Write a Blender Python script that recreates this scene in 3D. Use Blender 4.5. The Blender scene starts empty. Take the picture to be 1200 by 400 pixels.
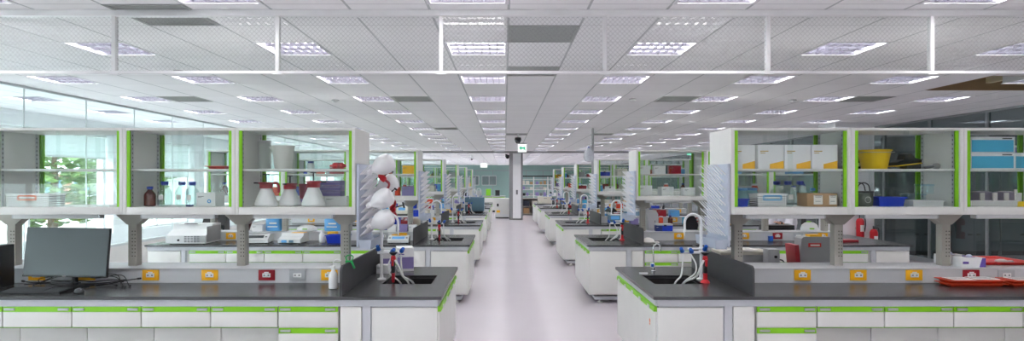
import bpy, bmesh, math, random
from mathutils import Vector, Matrix
random.seed(7)
C = bpy.context.scene.collection
PI = math.pi
CAMZ, F, VX, VY = 1.73, 700.0, 591.5, 212.0      # eye height, focal length (px of a 1200 px wide frame), vanishing point


def at(px, d):
    """world x of a thing seen at column px when it stands d metres down the room"""
    return (px - VX) * d / F


# ------------------------------------------------------------------ materials
MATS = {}


def nt_new(name):
    m = bpy.data.materials.new(name)
    m.use_nodes = True
    nt = m.node_tree
    nt.nodes.clear()
    out = nt.nodes.new('ShaderNodeOutputMaterial')
    return m, nt, out


def mat(name, col, rough=0.5, metal=0.0, var=0.04, scale=6.0, spec=0.5, trans=0.0, coat=0.0):
    if name in MATS:
        return MATS[name]
    m, nt, out = nt_new(name)
    N, L = nt.nodes, nt.links
    b = N.new('ShaderNodeBsdfPrincipled')
    b.inputs['Roughness'].default_value = rough
    b.inputs['Metallic'].default_value = metal
    b.inputs['Specular IOR Level'].default_value = spec
    b.inputs['Transmission Weight'].default_value = trans
    b.inputs['Coat Weight'].default_value = coat
    tc = N.new('ShaderNodeTexCoord')
    nz = N.new('ShaderNodeTexNoise')
    nz.inputs['Scale'].default_value = scale
    nz.inputs['Detail'].default_value = 2
    L.new(tc.outputs['Object'], nz.inputs['Vector'])
    mx = N.new('ShaderNodeMix')
    mx.data_type = 'RGBA'
    c = Vector(col[:3])
    lo, hi = c * (1 - var), c * (1 + var)
    mx.inputs[6].default_value = (*[min(1, x) for x in lo], 1)
    mx.inputs[7].default_value = (*[min(1, x) for x in hi], 1)
    L.new(nz.outputs['Fac'], mx.inputs[0])
    L.new(mx.outputs[2], b.inputs['Base Color'])
    L.new(b.outputs[0], out.inputs[0])
    MATS[name] = m
    return m


def srgb(r, g, b):
    f = lambda v: ((v / 255) / 12.92 if v / 255 <= .04045 else ((v / 255 + .055) / 1.055) ** 2.4)
    return (f(r), f(g), f(b))


def glass(name, tint, refl=0.6, wire=False, ior=1.45):
    if name in MATS:
        return MATS[name]
    m, nt, out = nt_new(name)
    N, L = nt.nodes, nt.links
    t = N.new('ShaderNodeBsdfTransparent')
    t.inputs[0].default_value = (*tint, 1)
    g = N.new('ShaderNodeBsdfGlossy')
    g.inputs['Roughness'].default_value = 0.015
    g.inputs[0].default_value = (refl, refl, refl, 1)
    lw = N.new('ShaderNodeLayerWeight')
    lw.inputs[0].default_value = .5
    pw = N.new('ShaderNodeMath'); pw.operation = 'POWER'; pw.inputs[1].default_value = 5
    fr = N.new('ShaderNodeMath'); fr.operation = 'MULTIPLY_ADD'
    f0 = ((ior - 1) / (ior + 1)) ** 2
    fr.inputs[1].default_value = 1 - f0; fr.inputs[2].default_value = f0
    L.new(lw.outputs['Facing'], pw.inputs[0]); L.new(pw.outputs[0], fr.inputs[0])
    mx = N.new('ShaderNodeMixShader')
    L.new(fr.outputs[0], mx.inputs[0])
    L.new(t.outputs[0], mx.inputs[1])
    L.new(g.outputs[0], mx.inputs[2])
    last = mx
    if wire:   # wired glass: a fine diagonal wire net cast into the pane
        tc = N.new('ShaderNodeTexCoord')
        sp = N.new('ShaderNodeSeparateXYZ')
        L.new(tc.outputs['Object'], sp.inputs[0])

        def mth(op, a, b=None):
            n = N.new('ShaderNodeMath')
            n.operation = op
            for i, v in enumerate((a, b)):
                if v is None:
                    continue
                if isinstance(v, (int, float)):
                    n.inputs[i].default_value = v
                else:
                    L.new(v, n.inputs[i])
            return n.outputs[0]
        a = mth('FRACT', mth('MULTIPLY', mth('ADD', sp.outputs[0], sp.outputs[2]), 28.0))
        b = mth('FRACT', mth('MULTIPLY', mth('SUBTRACT', sp.outputs[0], sp.outputs[2]), 28.0))
        w = mth('MAXIMUM', mth('LESS_THAN', a, 0.13), mth('LESS_THAN', b, 0.13))
        w = mth('MULTIPLY', w, 0.12)
        d = N.new('ShaderNodeBsdfDiffuse')
        d.inputs[0].default_value = (.62, .65, .64, 1)
        mx2 = N.new('ShaderNodeMixShader')
        L.new(w, mx2.inputs[0])
        L.new(mx.outputs[0], mx2.inputs[1])
        L.new(d.outputs[0], mx2.inputs[2])
        last = mx2
    L.new(last.outputs[0], out.inputs[0])
    MATS[name] = m
    return m


def emit(name, col, strength):
    if name in MATS:
        return MATS[name]
    m, nt, out = nt_new(name)
    e = nt.nodes.new('ShaderNodeEmission')
    e.inputs[0].default_value = (*col, 1)
    e.inputs[1].default_value = strength
    nt.links.new(e.outputs[0], out.inputs[0])
    MATS[name] = m
    return m


def dotted(name, col, pitch, hole):
    """plastic with dark dots painted for the shade in its round holes"""
    if name in MATS:
        return MATS[name]
    m, nt, out = nt_new(name)
    N, L = nt.nodes, nt.links
    tc = N.new('ShaderNodeTexCoord')
    vm = N.new('ShaderNodeVectorMath'); vm.operation = 'SCALE'; vm.inputs[3].default_value = 1 / pitch
    fr = N.new('ShaderNodeVectorMath'); fr.operation = 'FRACTION'
    sb = N.new('ShaderNodeVectorMath'); sb.operation = 'SUBTRACT'; sb.inputs[1].default_value = (.5, .5, .5)
    ml = N.new('ShaderNodeVectorMath'); ml.operation = 'MULTIPLY'; ml.inputs[1].default_value = (1, 0, 1)
    ln = N.new('ShaderNodeVectorMath'); ln.operation = 'LENGTH'
    lt = N.new('ShaderNodeMath'); lt.operation = 'LESS_THAN'; lt.inputs[1].default_value = hole
    L.new(tc.outputs['Object'], vm.inputs[0]); L.new(vm.outputs[0], fr.inputs[0]); L.new(fr.outputs[0], sb.inputs[0])
    L.new(sb.outputs[0], ml.inputs[0]); L.new(ml.outputs[0], ln.inputs[0]); L.new(ln.outputs['Value'], lt.inputs[0])
    b = N.new('ShaderNodeBsdfPrincipled'); b.inputs['Base Color'].default_value = (*col, 1); b.inputs['Roughness'].default_value = .45
    t = N.new('ShaderNodeBsdfDiffuse'); t.inputs[0].default_value = (.06, .06, .06, 1)  # dark diffuse dots stand in for the shaded holes
    mx = N.new('ShaderNodeMixShader')
    L.new(lt.outputs[0], mx.inputs[0]); L.new(b.outputs[0], mx.inputs[1]); L.new(t.outputs[0], mx.inputs[2])
    L.new(mx.outputs[0], out.inputs[0])
    MATS[name] = m
    return m


def grid_mat(name, base, line, px, ox, py, oy, wx, wy, rough=.85, speck=.05):
    """lay-in ceiling tiles: object-space grid of T-bars"""
    m, nt, out = nt_new(name)
    N, L = nt.nodes, nt.links
    tc = N.new('ShaderNodeTexCoord')
    sp = N.new('ShaderNodeSeparateXYZ')
    L.new(tc.outputs['Object'], sp.inputs[0])

    def mth(op, a, b=None):
        n = N.new('ShaderNodeMath')
        n.operation = op
        for i, v in enumerate((a, b)):
            if v is None:
                continue
            if isinstance(v, (int, float)):
                n.inputs[i].default_value = v
            else:
                L.new(v, n.inputs[i])
        return n.outputs[0]

    def ln(o, p, off, w):
        f = mth('FRACT', mth('DIVIDE', mth('SUBTRACT', o, off - 100 * p), p))
        return mth('GREATER_THAN', mth('ABSOLUTE', mth('SUBTRACT', f, .5)), .5 - w / p / 2)
    k = mth('MAXIMUM', ln(sp.outputs[0], px, ox, wx), mth('MULTIPLY', ln(sp.outputs[1], py, oy, wy), .6))
    nz = N.new('ShaderNodeTexNoise'); nz.inputs['Scale'].default_value = 1.4; nz.inputs['Detail'].default_value = 3
    L.new(tc.outputs['Object'], nz.inputs['Vector'])
    mr = N.new('ShaderNodeMapRange'); mr.inputs[3].default_value = 1 - speck; mr.inputs[4].default_value = 1 + speck
    L.new(nz.outputs['Fac'], mr.inputs[0])
    mc = N.new('ShaderNodeMix'); mc.data_type = 'RGBA'
    mc.inputs[6].default_value = (*base, 1); mc.inputs[7].default_value = (*line, 1)
    L.new(k, mc.inputs[0])
    vs = N.new('ShaderNodeVectorMath'); vs.operation = 'SCALE'
    L.new(mc.outputs[2], vs.inputs[0]); L.new(mr.outputs[0], vs.inputs[3])
    b = N.new('ShaderNodeBsdfPrincipled'); b.inputs['Roughness'].default_value = rough; b.inputs['Specular IOR Level'].default_value = .2
    L.new(vs.outputs[0], b.inputs['Base Color'])
    L.new(b.outputs[0], out.inputs[0])
    MATS[name] = m
    return m


WHITE = mat('white_laminate', srgb(224, 225, 221), .45)
PANEL = mat('cabinet_white_steel', srgb(226, 226, 222), .4)
BLACKTOP = mat('black_resin_top', srgb(60, 61, 63), .27, var=.08, scale=40, spec=.85)
BLACKD = mat('black_resin_panel', srgb(62, 63, 66), .5, var=.08, scale=40, spec=.4)
BASIN = mat('basin_black', srgb(26, 26, 28), .35)
GREEN = mat('lime_green_plastic', srgb(132, 204, 22), .4)
GREEN_D = mat('lime_green_plastic_dark', srgb(104, 168, 20), .45)
STEEL = mat('brushed_steel', srgb(190, 192, 194), .35, metal=.75)
ALU = mat('aluminium_grey', srgb(196, 199, 202), .45, metal=.25)
APRON = mat('apron_grey_paint', srgb(200, 203, 208), .5)
POSTM = mat('post_warm_grey', srgb(174, 171, 162), .5)
SPINE = mat('spine_grey_paint', srgb(206, 208, 211), .38)
CHROME = mat('chrome', srgb(225, 226, 228), .12, metal=1)
YELLOW = mat('socket_yellow', srgb(250, 186, 20), .4)
REDM = mat('red_plastic', srgb(200, 24, 38), .4)
DRED = mat('dark_red_plastic', srgb(156, 18, 36), .4)
SOCKW = mat('socket_white', srgb(240, 240, 240), .35)
SOCKG = mat('socket_grey', srgb(176, 180, 184), .35)
DARK = mat('dark_slot', srgb(28, 28, 30), .6)
BLACK = mat('black_plastic', srgb(30, 31, 34), .4)
SCREEN = mat('screen_off', srgb(58, 66, 70), .28, spec=.5)
RACKM = mat('rack_blue_white', srgb(190, 198, 213), .45)
WPLAST = mat('white_plastic', srgb(242, 242, 243), .35)
TAPW = mat('tap_white_enamel', srgb(240, 241, 242), .25)
BLUE = mat('tap_blue', srgb(24, 92, 190), .35)
BINBLUE = mat('bin_blue', srgb(20, 58, 190), .4)
ORANGE = mat('tray_orange', srgb(226, 74, 40), .4)
TRAYRED = mat('tray_red', srgb(216, 54, 48), .4)
PAPER = mat('paper_white', srgb(240, 236, 232), .8)
CARTON = mat('carton_brown', srgb(176, 142, 104), .8)
WCARD = mat('carton_white', srgb(238, 239, 240), .7)
YCARD = mat('carton_yellow', srgb(250, 192, 40), .6)
PURPLE = mat('purple_print', srgb(104, 84, 168), .5)
LPURP = mat('purple_box', srgb(140, 128, 184), .5)
BUCKETY = mat('bucket_yellow', srgb(242, 204, 20), .4)
SKYBLUE = mat('carton_sky_blue', srgb(76, 178, 214), .6)
BAGBLUE = mat('bag_blue', srgb(96, 168, 226), .35)
TEALB = mat('instrument_teal_blue', srgb(84, 120, 142), .45)
BEIGE = mat('instrument_beige', srgb(214, 210, 196), .5)
GREY = mat('plastic_grey', srgb(168, 170, 172), .5)
MGREY = mat('mid_grey', srgb(120, 122, 126), .5)
LGREY = mat('light_grey_plastic', srgb(222, 224, 224), .45)
BROWNB = mat('amber_glass', srgb(92, 30, 20), .12, spec=.7)
BCAP = mat('bottle_cap_blue', srgb(34, 62, 168), .4)
FABRIC = mat('chair_black_fabric', srgb(34, 35, 39), .8)
SKIN = mat('skin', srgb(222, 172, 146), .5)
COAT = mat('lab_coat_cotton', srgb(226, 224, 232), .85)
HAIR = mat('hair_black', srgb(28, 24, 24), .6)
TROUSER = mat('trousers_navy', srgb(44, 48, 64), .8)
FRAMEG = mat('frame_grey_metal', srgb(150, 155, 156), .4, metal=.4)
PILLW = mat('pillar_white', srgb(240, 240, 242), .5)
PILLG = mat('pillar_grey', srgb(142, 142, 144), .5)
LOUV = mat('louver_aluminium', srgb(170, 168, 182), .3, metal=.85)
HOUSE = mat('fixture_white', srgb(225, 225, 228), .5)
VENTM = mat('vent_grey', srgb(160, 164, 160), .6)
VENTD = mat('vent_dark', srgb(96, 100, 98), .7)
TUBE = emit('lamp_tube_lit', (1.0, 0.985, 0.97), 19.0)
GLASS = glass('cabinet_glass', (.972, .99, .984), .6)
GLASSW = glass('wired_glass', (.985, .992, .99), .7, wire=True)
GLASSP = glass('partition_glass', (.935, .965, .96), 1.0, ior=1.55)
GLASSD = glass('dark_partition_glass', (.60, .66, .66), 1.0, ior=1.55)
GLASSB = glass('bottle_glass', (.80, .875, .87), 1.0, ior=2.1)
RAILW = mat('rail_white', srgb(238, 239, 239), .4)
MULL = mat('mullion_pale', srgb(206, 214, 214), .4)
CLEARP = glass('clear_plastic', (.84, .91, .94), .9, ior=1.6)
BLINDM, _nt, _out = nt_new('blind_fabric')
_d = _nt.nodes.new('ShaderNodeBsdfDiffuse'); _d.inputs[0].default_value = (.86, .89, .89, 1)
_t = _nt.nodes.new('ShaderNodeBsdfTranslucent'); _t.inputs[0].default_value = (.80, .85, .85, 1)
_m = _nt.nodes.new('ShaderNodeMixShader'); _m.inputs[0].default_value = .35
_nt.links.new(_d.outputs[0], _m.inputs[1]); _nt.links.new(_t.outputs[0], _m.inputs[2]); _nt.links.new(_m.outputs[0], _out.inputs[0])
HOSE = mat('hose_translucent_white', srgb(226, 228, 226), .35)
CABLE = mat('cable_black', srgb(24, 24, 26), .5)
GTEAL = mat('teal_painted_glass', srgb(150, 178, 172), .25)
DGREY = mat('cupboard_dark_grey_green', srgb(112, 122, 124), .3)


# ------------------------------------------------------------------ mesh builder
class MB:
    def __init__(s, *mats):
        s.bm = bmesh.new()
        s.mats = list(mats)
        s.mi = 0
        s.X = Matrix.Identity(4)

    def use(s, m):
        if m not in s.mats:
            s.mats.append(m)
        s.mi = s.mats.index(m)
        return s

    def _v(s, p):
        return s.bm.verts.new(s.X @ Vector(p))

    def face(s, vs):
        try:
            f = s.bm.faces.new(vs)
            f.material_index = s.mi
            return f
        except ValueError:
            return None

    def box(s, x0, x1, y0, y1, z0, z1, b=0.0):
        x0, x1 = min(x0, x1), max(x0, x1); y0, y1 = min(y0, y1), max(y0, y1); z0, z1 = min(z0, z1), max(z0, z1)
        v = [s._v(p) for p in ((x0, y0, z0), (x1, y0, z0), (x1, y1, z0), (x0, y1, z0), (x0, y0, z1), (x1, y0, z1), (x1, y1, z1), (x0, y1, z1))]
        fs = [s.face([v[i] for i in q]) for q in ((3, 2, 1, 0), (4, 5, 6, 7), (0, 1, 5, 4), (1, 2, 6, 5), (2, 3, 7, 6), (3, 0, 4, 7))]
        if b > 0:
            es = {e for f in fs for e in f.edges}
            r = bmesh.ops.bevel(s.bm, geom=list(es), offset=b, segments=2, affect='EDGES', profile=.6)
            for f in r['faces']:
                f.material_index = s.mi
        return s

    def prism(s, pts, ax, lo, hi):
        """polygon (2 coords) extruded along axis ax"""
        def P(p, t):
            return {'x': (t, p[0], p[1]), 'y': (p[0], t, p[1]), 'z': (p[0], p[1], t)}[ax]
        a = [s._v(P(p, lo)) for p in pts]
        b = [s._v(P(p, hi)) for p in pts]
        s.face(a[::-1]); s.face(b)
        n = len(pts)
        for i in range(n):
            s.face([a[i], a[(i + 1) % n], b[(i + 1) % n], b[i]])
        return s

    def lathe(s, prof, c=(0, 0, 0), seg=16, cap=True, sx=1.0, sy=1.0):
        rings = []
        for r, z in prof:
            rings.append([s._v((c[0] + sx * r * math.cos(2 * PI * i / seg), c[1] + sy * r * math.sin(2 * PI * i / seg), c[2] + z)) for i in range(seg)])
        for a, b in zip(rings, rings[1:]):
            for i in range(seg):
                s.face([a[i], a[(i + 1) % seg], b[(i + 1) % seg], b[i]])
        if cap:
            s.face(rings[0][::-1]); s.face(rings[-1])
        return s

    def tube(s, pts, r, seg=8, cap=True):
        pts = [Vector(p) for p in pts]
        rs = r if isinstance(r, (list, tuple)) else [r] * len(pts)
        up = None
        rings = []
        for i, p in enumerate(pts):
            d = (pts[min(i + 1, len(pts) - 1)] - pts[max(i - 1, 0)])
            d = d.normalized() if d.length > 1e-9 else Vector((0, 0, 1))
            if up is None:
                up = Vector((0, 0, 1)) if abs(d.z) < .9 else Vector((1, 0, 0))
            u = (up - d * up.dot(d))
            if u.length < 1e-5:
                u = d.orthogonal()
            u.normalize()
            w = d.cross(u)
            up = u
            rings.append([s._v(p + rs[i] * (u * math.cos(2 * PI * k / seg) + w * math.sin(2 * PI * k / seg))) for k in range(seg)])
        for a, b in zip(rings, rings[1:]):
            for i in range(seg):
                s.face([a[i], a[(i + 1) % seg], b[(i + 1) % seg], b[i]])
        if cap:
            s.face(rings[0][::-1]); s.face(rings[-1])
        return s

    def open_box(s, x0, x1, y0, y1, z0, z1, t=.006, tap=0.0):
        """open-topped bin, walls of thickness t, narrower by tap at the foot"""
        o0 = [(x0 + tap, y0 + tap), (x1 - tap, y0 + tap), (x1 - tap, y1 - tap), (x0 + tap, y1 - tap)]
        o1 = [(x0, y0), (x1, y0), (x1, y1), (x0, y1)]
        i1 = [(x0 + t, y0 + t), (x1 - t, y0 + t), (x1 - t, y1 - t), (x0 + t, y1 - t)]
        i0 = [(x0 + tap + t, y0 + tap + t), (x1 - tap - t, y0 + tap + t), (x1 - tap - t, y1 - tap - t), (x0 + tap + t, y1 - tap - t)]
        R = [[s._v((*p, z)) for p in q] for q, z in ((o0, z0), (o1, z1), (i1, z1), (i0, z0 + t))]
        s.face(R[0][::-1]); s.face(R[3])
        for a, b in zip(R, R[1:]):
            for i in range(4):
                s.face([a[i], a[(i + 1) % 4], b[(i + 1) % 4], b[i]])
        return s

    def slab_hole(s, x0, x1, y0, y1, hx0, hx1, hy0, hy1, z0, z1):
        O = [(x0, y0), (x1, y0), (x1, y1), (x0, y1)]
        H = [(hx0, hy0), (hx1, hy0), (hx1, hy1), (hx0, hy1)]
        ot, ob, ht, hb = [[s._v((*p, z)) for p in q] for q, z in ((O, z1), (O, z0), (H, z1), (H, z0))]
        for i in range(4):
            j = (i + 1) % 4
            s.face([ot[i], ot[j], ht[j], ht[i]])
            s.face([ob[j], ob[i], hb[i], hb[j]])
            s.face([ob[i], ob[j], ot[j], ot[i]])
            s.face([hb[j], hb[i], ht[i], ht[j]])
        return s

    def mesh(s, name):
        bmesh.ops.recalc_face_normals(s.bm, faces=s.bm.faces[:])
        me = bpy.data.meshes.new(name)
        s.bm.to_mesh(me)
        s.bm.free()
        for m in s.mats:
            me.materials.append(m)
        for p in me.polygons:
            p.use_smooth = True
        me.set_sharp_from_angle(angle=.7)
        return me


def obj(name, mb, parent=None, loc=None, rot=None, label=None):
    me = mb.mesh(name) if isinstance(mb, MB) else mb
    o = bpy.data.objects.new(name, me)
    C.objects.link(o)
    if parent:
        o.parent = parent
    if loc:
        o.location = loc
    if rot:
        o.rotation_euler = rot
    if label:
        o['label'] = label
    return o


def tag(o, label, cat, group=None):
    o['label'] = label
    o['category'] = cat
    if group:
        o['group'] = group
    return o


def thing(name, label, cat, loc=(0, 0, 0), rz=0.0, group=None):
    o = bpy.data.objects.new(name, None)
    o.empty_display_size = .05
    C.objects.link(o)
    o.location = loc
    o.rotation_euler = (0, 0, rz)
    return tag(o, label, cat, group)


def struct(name, mb, parent=None):
    o = obj(name, mb, parent)
    if not parent:
        o['kind'] = 'structure'
    return o


def kids(o):
    return KID.get(o.name, [])


KID = {}


def index_children():
    KID.clear()
    for o in bpy.data.objects:
        if o.parent:
            KID.setdefault(o.parent.name, []).append(o)


def dup(root, loc, label, rz=None, group=None):
    """a copy of a thing with copies of its parts and sub-parts (mesh data shared)"""
    r = root.copy()
    C.objects.link(r)
    r.location = loc
    if rz is not None:
        r.rotation_euler = (0, 0, rz)
    r['label'] = label
    if group:
        r['group'] = group

    def rec(a, b):
        for ch in kids(a):
            c = ch.copy()
            C.objects.link(c)
            c.parent = b
            rec(ch, c)
    rec(root, r)
    return r


def catmull(P, n=6):
    P = [Vector(p) for p in P]
    Q = [P[0] * 2 - P[1]] + P + [P[-1] * 2 - P[-2]]
    out = []
    for i in range(1, len(Q) - 2):
        a, b, c, d = Q[i - 1:i + 3]
        for k in range(n):
            t = k / n
            out.append(.5 * ((2 * b) + (c - a) * t + (2 * a - 5 * b + 4 * c - d) * t * t + (3 * b - a - 3 * c + d) * t ** 3))
    out.append(P[-1])
    return out


ORD = ['first', 'second', 'third', 'fourth', 'fifth', 'sixth', 'seventh', 'eighth', 'ninth', 'tenth', 'eleventh', 'twelfth', 'thirteenth',
       'fourteenth', 'fifteenth', 'sixteenth', 'seventeenth', 'eighteenth', 'nineteenth', 'twentieth', 'twenty-first', 'twenty-second',
       'twenty-third', 'twenty-fourth', 'twenty-fifth', 'twenty-sixth', 'twenty-seventh', 'twenty-eighth']
ROWN = ['nearest'] + ORD[1:]
SIDE = {-1: 'left', 1: 'right'}

# ------------------------------------------------------------------ the setting
XL, XR, XO, XC = -6.6, 8.9, -8.9, 14.0      # left glass, right glass, outer window wall, far wall of the corridor on the right
Y0, Y1, ZC = -4.0, 50.0, 3.03
TX, TY, T = .03, 4.99, .6                    # ceiling grid origin and tile

fl = MB(mat('floor_vinyl', srgb(205, 198, 205), .22, var=.035, scale=1.2, spec=.45))
fl.box(XO, XC, Y0, Y1, -.1, 0)
struct('floor', fl)

LIGHT_X = [-5.97 + 1.8 * i for i in range(8)] + [-7.77, 10.23, 12.03]  # the corridor files are lamps added to brighten behind the glass
LIGHT_Y = [3.79 + 1.8 * i for i in range(-4, 25)]  # rows behind the camera are unseen lamps added to light the near fronts
VENTS = [(-2.97, 4.39), (.03, 4.99), (.03, 6.79), (-5.37, 9.19), (-1.77, 9.19), (2.43, 9.19), (5.43, 9.19), (.03, 16.39), (-1.77, 14.59), (2.43, 16.39)]
HATCH = (6.03, 7.83, 7.39, 8.59)
holes = set()


def tile_of(x, y):
    return (round((x - TX) / T), round((y - TY) / T))


for x in LIGHT_X:
    for y in LIGHT_Y:
        holes.add(tile_of(x, y))
for v in VENTS:
    holes.add(tile_of(*v))
for i in range(3):
    for j in range(2):
        holes.add(tile_of(HATCH[0] + T * i, HATCH[2] + T * j))
cl = MB(grid_mat('ceiling_tiles', srgb(246, 246, 246), srgb(196, 199, 199), T, TX, T, TY, .02, .014))
vc = {}


def cv(i, j):
    k = (i, j)
    if k not in vc:
        vc[k] = cl._v((TX + T * i, TY + T * j, ZC))
    return vc[k]


for i in range(-15, 24):
    for j in range(-15, 75):
        if (i, j) not in holes:
            cl.face([cv(i, j), cv(i, j + 1), cv(i + 1, j + 1), cv(i + 1, j)])
struct('ceiling', cl)
rf = MB(mat('slab_grey', srgb(150, 148, 144), .9))
rf.box(XO - .2, XC + .3, Y0 - .2, Y1 + .2, ZC + .75, ZC + .95)
struct('roof_slab', rf)
wb = MB(GTEAL, FRAMEG)
wb.box(XO, XC, Y1, Y1 + .1, 0, ZC + .7)
wb.use(FRAMEG)
for i in range(12):
    wb.box(XL + i * 1.4 - .03, XL + i * 1.4 + .03, Y1 - .04, Y1, 0, 2.6)
wb.box(XL, XR, Y1 - .05, Y1, 2.55, 2.62)
struct('wall_back', wb)
wr = MB(WHITE)
wr.box(XO, XC, Y0 - .1, Y0, 0, ZC + .7)
struct('wall_rear_added', wr)  # unseen wall added to shut out sky light and bounce the lamps

# left glass partition: dwarf wall, panes, mullions, head channel
ds = [-4 + 1.22 * k for k in range(0, 45)]
wl = MB(WHITE)
wl.box(XL - .05, XL + .05, Y0, Y1, 0, .62)
struct('wall_left', wl)
g = MB(GLASSP)
for k in range(len(ds) - 1):
    g.box(XL - .006, XL + .006, ds[k] + .01, ds[k + 1] - .01, .66, ZC - .03)
struct('window_1', g)
tr = MB(MULL)
tr.box(XL - .02, XL + .02, Y0, Y1, ZC - .03, ZC - .001)
tr.box(XL - .05, XL + .05, Y0, Y1, .621, .66)
for y in ds:
    tr.box(XL - .007, XL + .007, y - .006, y + .006, .66, ZC - .035)
struct('trim_1', tr)

# outer wall of the corridor on the left, with tall windows and blinds
wo = MB(mat('outer_wall', srgb(236, 240, 241), .7))
wo.box(XO - .25, XO, Y0, Y1, 0, .55)
wo.box(XO - .25, XO, Y0, Y1, 2.75, ZC + .7)
piers = [-4.0, 1.5, 5.0, 8.6, 13.4, 16.9, 20, 24, 28, 32, 36, 40, 44, 48]
for p in piers:
    wo.box(XO - .25, XO + .12, p, p + .55, .55, 2.75)
struct('wall_outer', wo)
for n, (a, b) in enumerate(zip(piers[:9], piers[1:10])):
    a += .55
    f = MB(WPLAST)
    for yy in (a, (a + b) / 2 - .025, b - .05):
        f.box(XO - .16, XO - .08, yy, yy + .05, .552, 2.748)
    f.box(XO - .16, XO - .08, a, b, .552, .6); f.box(XO - .16, XO - .08, a, b, 2.7, 2.748)
    o = struct('window_%d' % (n + 2), f)
    obj('pane', MB(GLASSP).box(XO - .125, XO - .115, a, b, .6, 2.7), o)
    r = thing('roller_blind', 'pale roller blind half lowered, %s window bay along the glazed corridor' % ORD[n], 'blind', (XO - .03, (a + b) / 2, 2.7), group='roller blinds in the corridor')
    hb = (b - a) / 2 - .04
    drop = [1.0, .5, .45, .47, .85, .5, .6, .4, .5][n]
    obj('blind_fabric', MB(BLINDM).box(-.003, .003, -hb, hb, -drop, -.03), r)
    obj('roller_tube', MB(WPLAST).tube([(0, -hb, 0), (0, hb, 0)], .025, 10), r)
    obj('bottom_rail', MB(LGREY).box(-.008, .008, -hb, hb, -drop - .025, -drop), r)

# right glass partition and the dim corridor behind it
g = MB(GLASSD)
dr = [-4 + 1.5 * k for k in range(0, 37)]
for a, b in zip(dr, dr[1:]):
    g.box(XR - .006, XR + .006, a + .03, b - .03, .1, ZC - .04)
struct('wall_right', g)
tr = MB(FRAMEG)
tr.box(XR - .03, XR + .03, Y0, Y1, ZC - .04, ZC - .001)
tr.box(XR - .03, XR + .03, Y0, Y1, 0, .1)
for k, y in enumerate(dr):
    tr.box(XR - .03, XR + .03, y - .03, y + .03, .1, ZC - .04)
struct('trim_2', tr)
wc = MB(mat('corridor_grey', srgb(120, 128, 130), .6))
wc.box(XC, XC + .1, Y0, Y1, 0, ZC + .7)
struct('wall_corridor', wc)

# beam line and pillar before the far part of the room
bt = MB(PILLG)
bt.box(XL + .06, XR - .06, 26.2, 26.45, 2.95, ZC - .002)
struct('beam', bt)
pl = MB(PILLG)
pl.box(.2, .8, 26.48, 27.0, 0, ZC - .002, .01)
o = struct('pillar_middle', pl)
obj('panel', MB(PILLW).box(.36, .72, 26.45, 26.479, .06, 2.94), o)
obj('socket_plate', MB(MGREY).box(.5, .58, 26.43, 26.449, 1.12, 1.32, .004), o)
pw = MB(PILLW)
pw.box(7.33, 8.2, 13.25, 13.95, 0, ZC - .002, .01)
struct('pillar_side', pw)
# plenum above the open hatch in the ceiling
hb = MB(mat('plenum_timber', srgb(150, 128, 96), .8), mat('plenum_beam', srgb(206, 196, 164), .7))
hb.box(6.03, 6.05, 7.39, 8.59, ZC, ZC + .3); hb.box(7.81, 7.83, 7.39, 8.59, ZC, ZC + .3)
hb.box(6.03, 7.83, 8.57, 8.59, ZC, ZC + .3); hb.box(6.03, 7.83, 7.39, 7.41, ZC, ZC + .3)
hb.box(5.9, 8.0, 7.3, 8.7, ZC + .3, ZC + .33)
hb.mi = 1
for k in range(4):
    hb.box(6.05, 7.81, 7.5 + .28 * k, 7.58 + .28 * k, ZC + .18, ZC + .27)
hb.box(6.9, 6.98, 7.41, 8.57, ZC + .1, ZC + .18)
struct('ceiling_hatch', hb)

# ------------------------------------------------------------------ ceiling fittings
FILE = ['fourth file left of the aisle', 'third file left of the aisle', 'second file left of the aisle', 'file over the aisle',
        'first file right of the aisle', 'second file right of the aisle', 'third file right of the aisle', 'fourth file right of the aisle', 'added fill in the left glass corridor', 'added fill in the right glass corridor', 'added fill in the outer right corridor']


def make_light():
    r = thing('ceiling_light', 'x', 'ceiling light', group='recessed ceiling lights')
    w = .285
    h = MB(HOUSE)
    for a in (-1, 1):
        h.box(a * w, a * (w - .006), -w, w, 0, .11)
        h.box(-w, w, a * w, a * (w - .006), 0, .11)
    h.box(-w, w, -w, w, .111, .117)
    obj('housing', h, r)
    f = MB(HOUSE)
    for a in (-1, 1):
        f.box(a * .299, a * (w - .012), -.299, .299, -.004, 0)
        f.box(-w + .012, w - .012, a * .299, a * (w - .012), -.004, 0)
    obj('frame', f, r)
    l = MB(LOUV)
    for k in range(6):
        a = -.195 + .078 * k
        l.prism([(a - .009, .034), (a + .009, .034), (a + .002, .003), (a - .002, .003)], 'y', -.27, .27)
    for y in (-.27, -.093, .093, .27):
        l.prism([(y - .012, .033), (y + .012, .033), (y + .003, .004), (y - .003, .004)], 'x', -.27, .27)
    obj('louver', l, r)
    for a in (-.186, 0, .186):
        obj('lamp_tube', MB(TUBE).box(-.262, .262, a - .034, a + .034, .05, .065), r)
    return r


def light_label(i, j):
    if j < 4:
        return 'added fill light behind viewer, %s before the curtain, %s' % (ORD[4 - j], FILE[i])
    if j == 4:
        return 'recessed louvred light just before the glass smoke curtain, %s' % FILE[i]
    return 'recessed louvred light, %s beyond the glass smoke curtain, %s' % (ORD[j - 5], FILE[i])


L0 = make_light()
index_children()
first = True
for i, x in enumerate(LIGHT_X):
    for j, y in enumerate(LIGHT_Y):
        loc = (x + .3, y + .3, ZC)
        if first:
            L0.location = loc
            L0['label'] = light_label(i, j)
            first = False
        else:
            dup(L0, loc, light_label(i, j))

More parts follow.
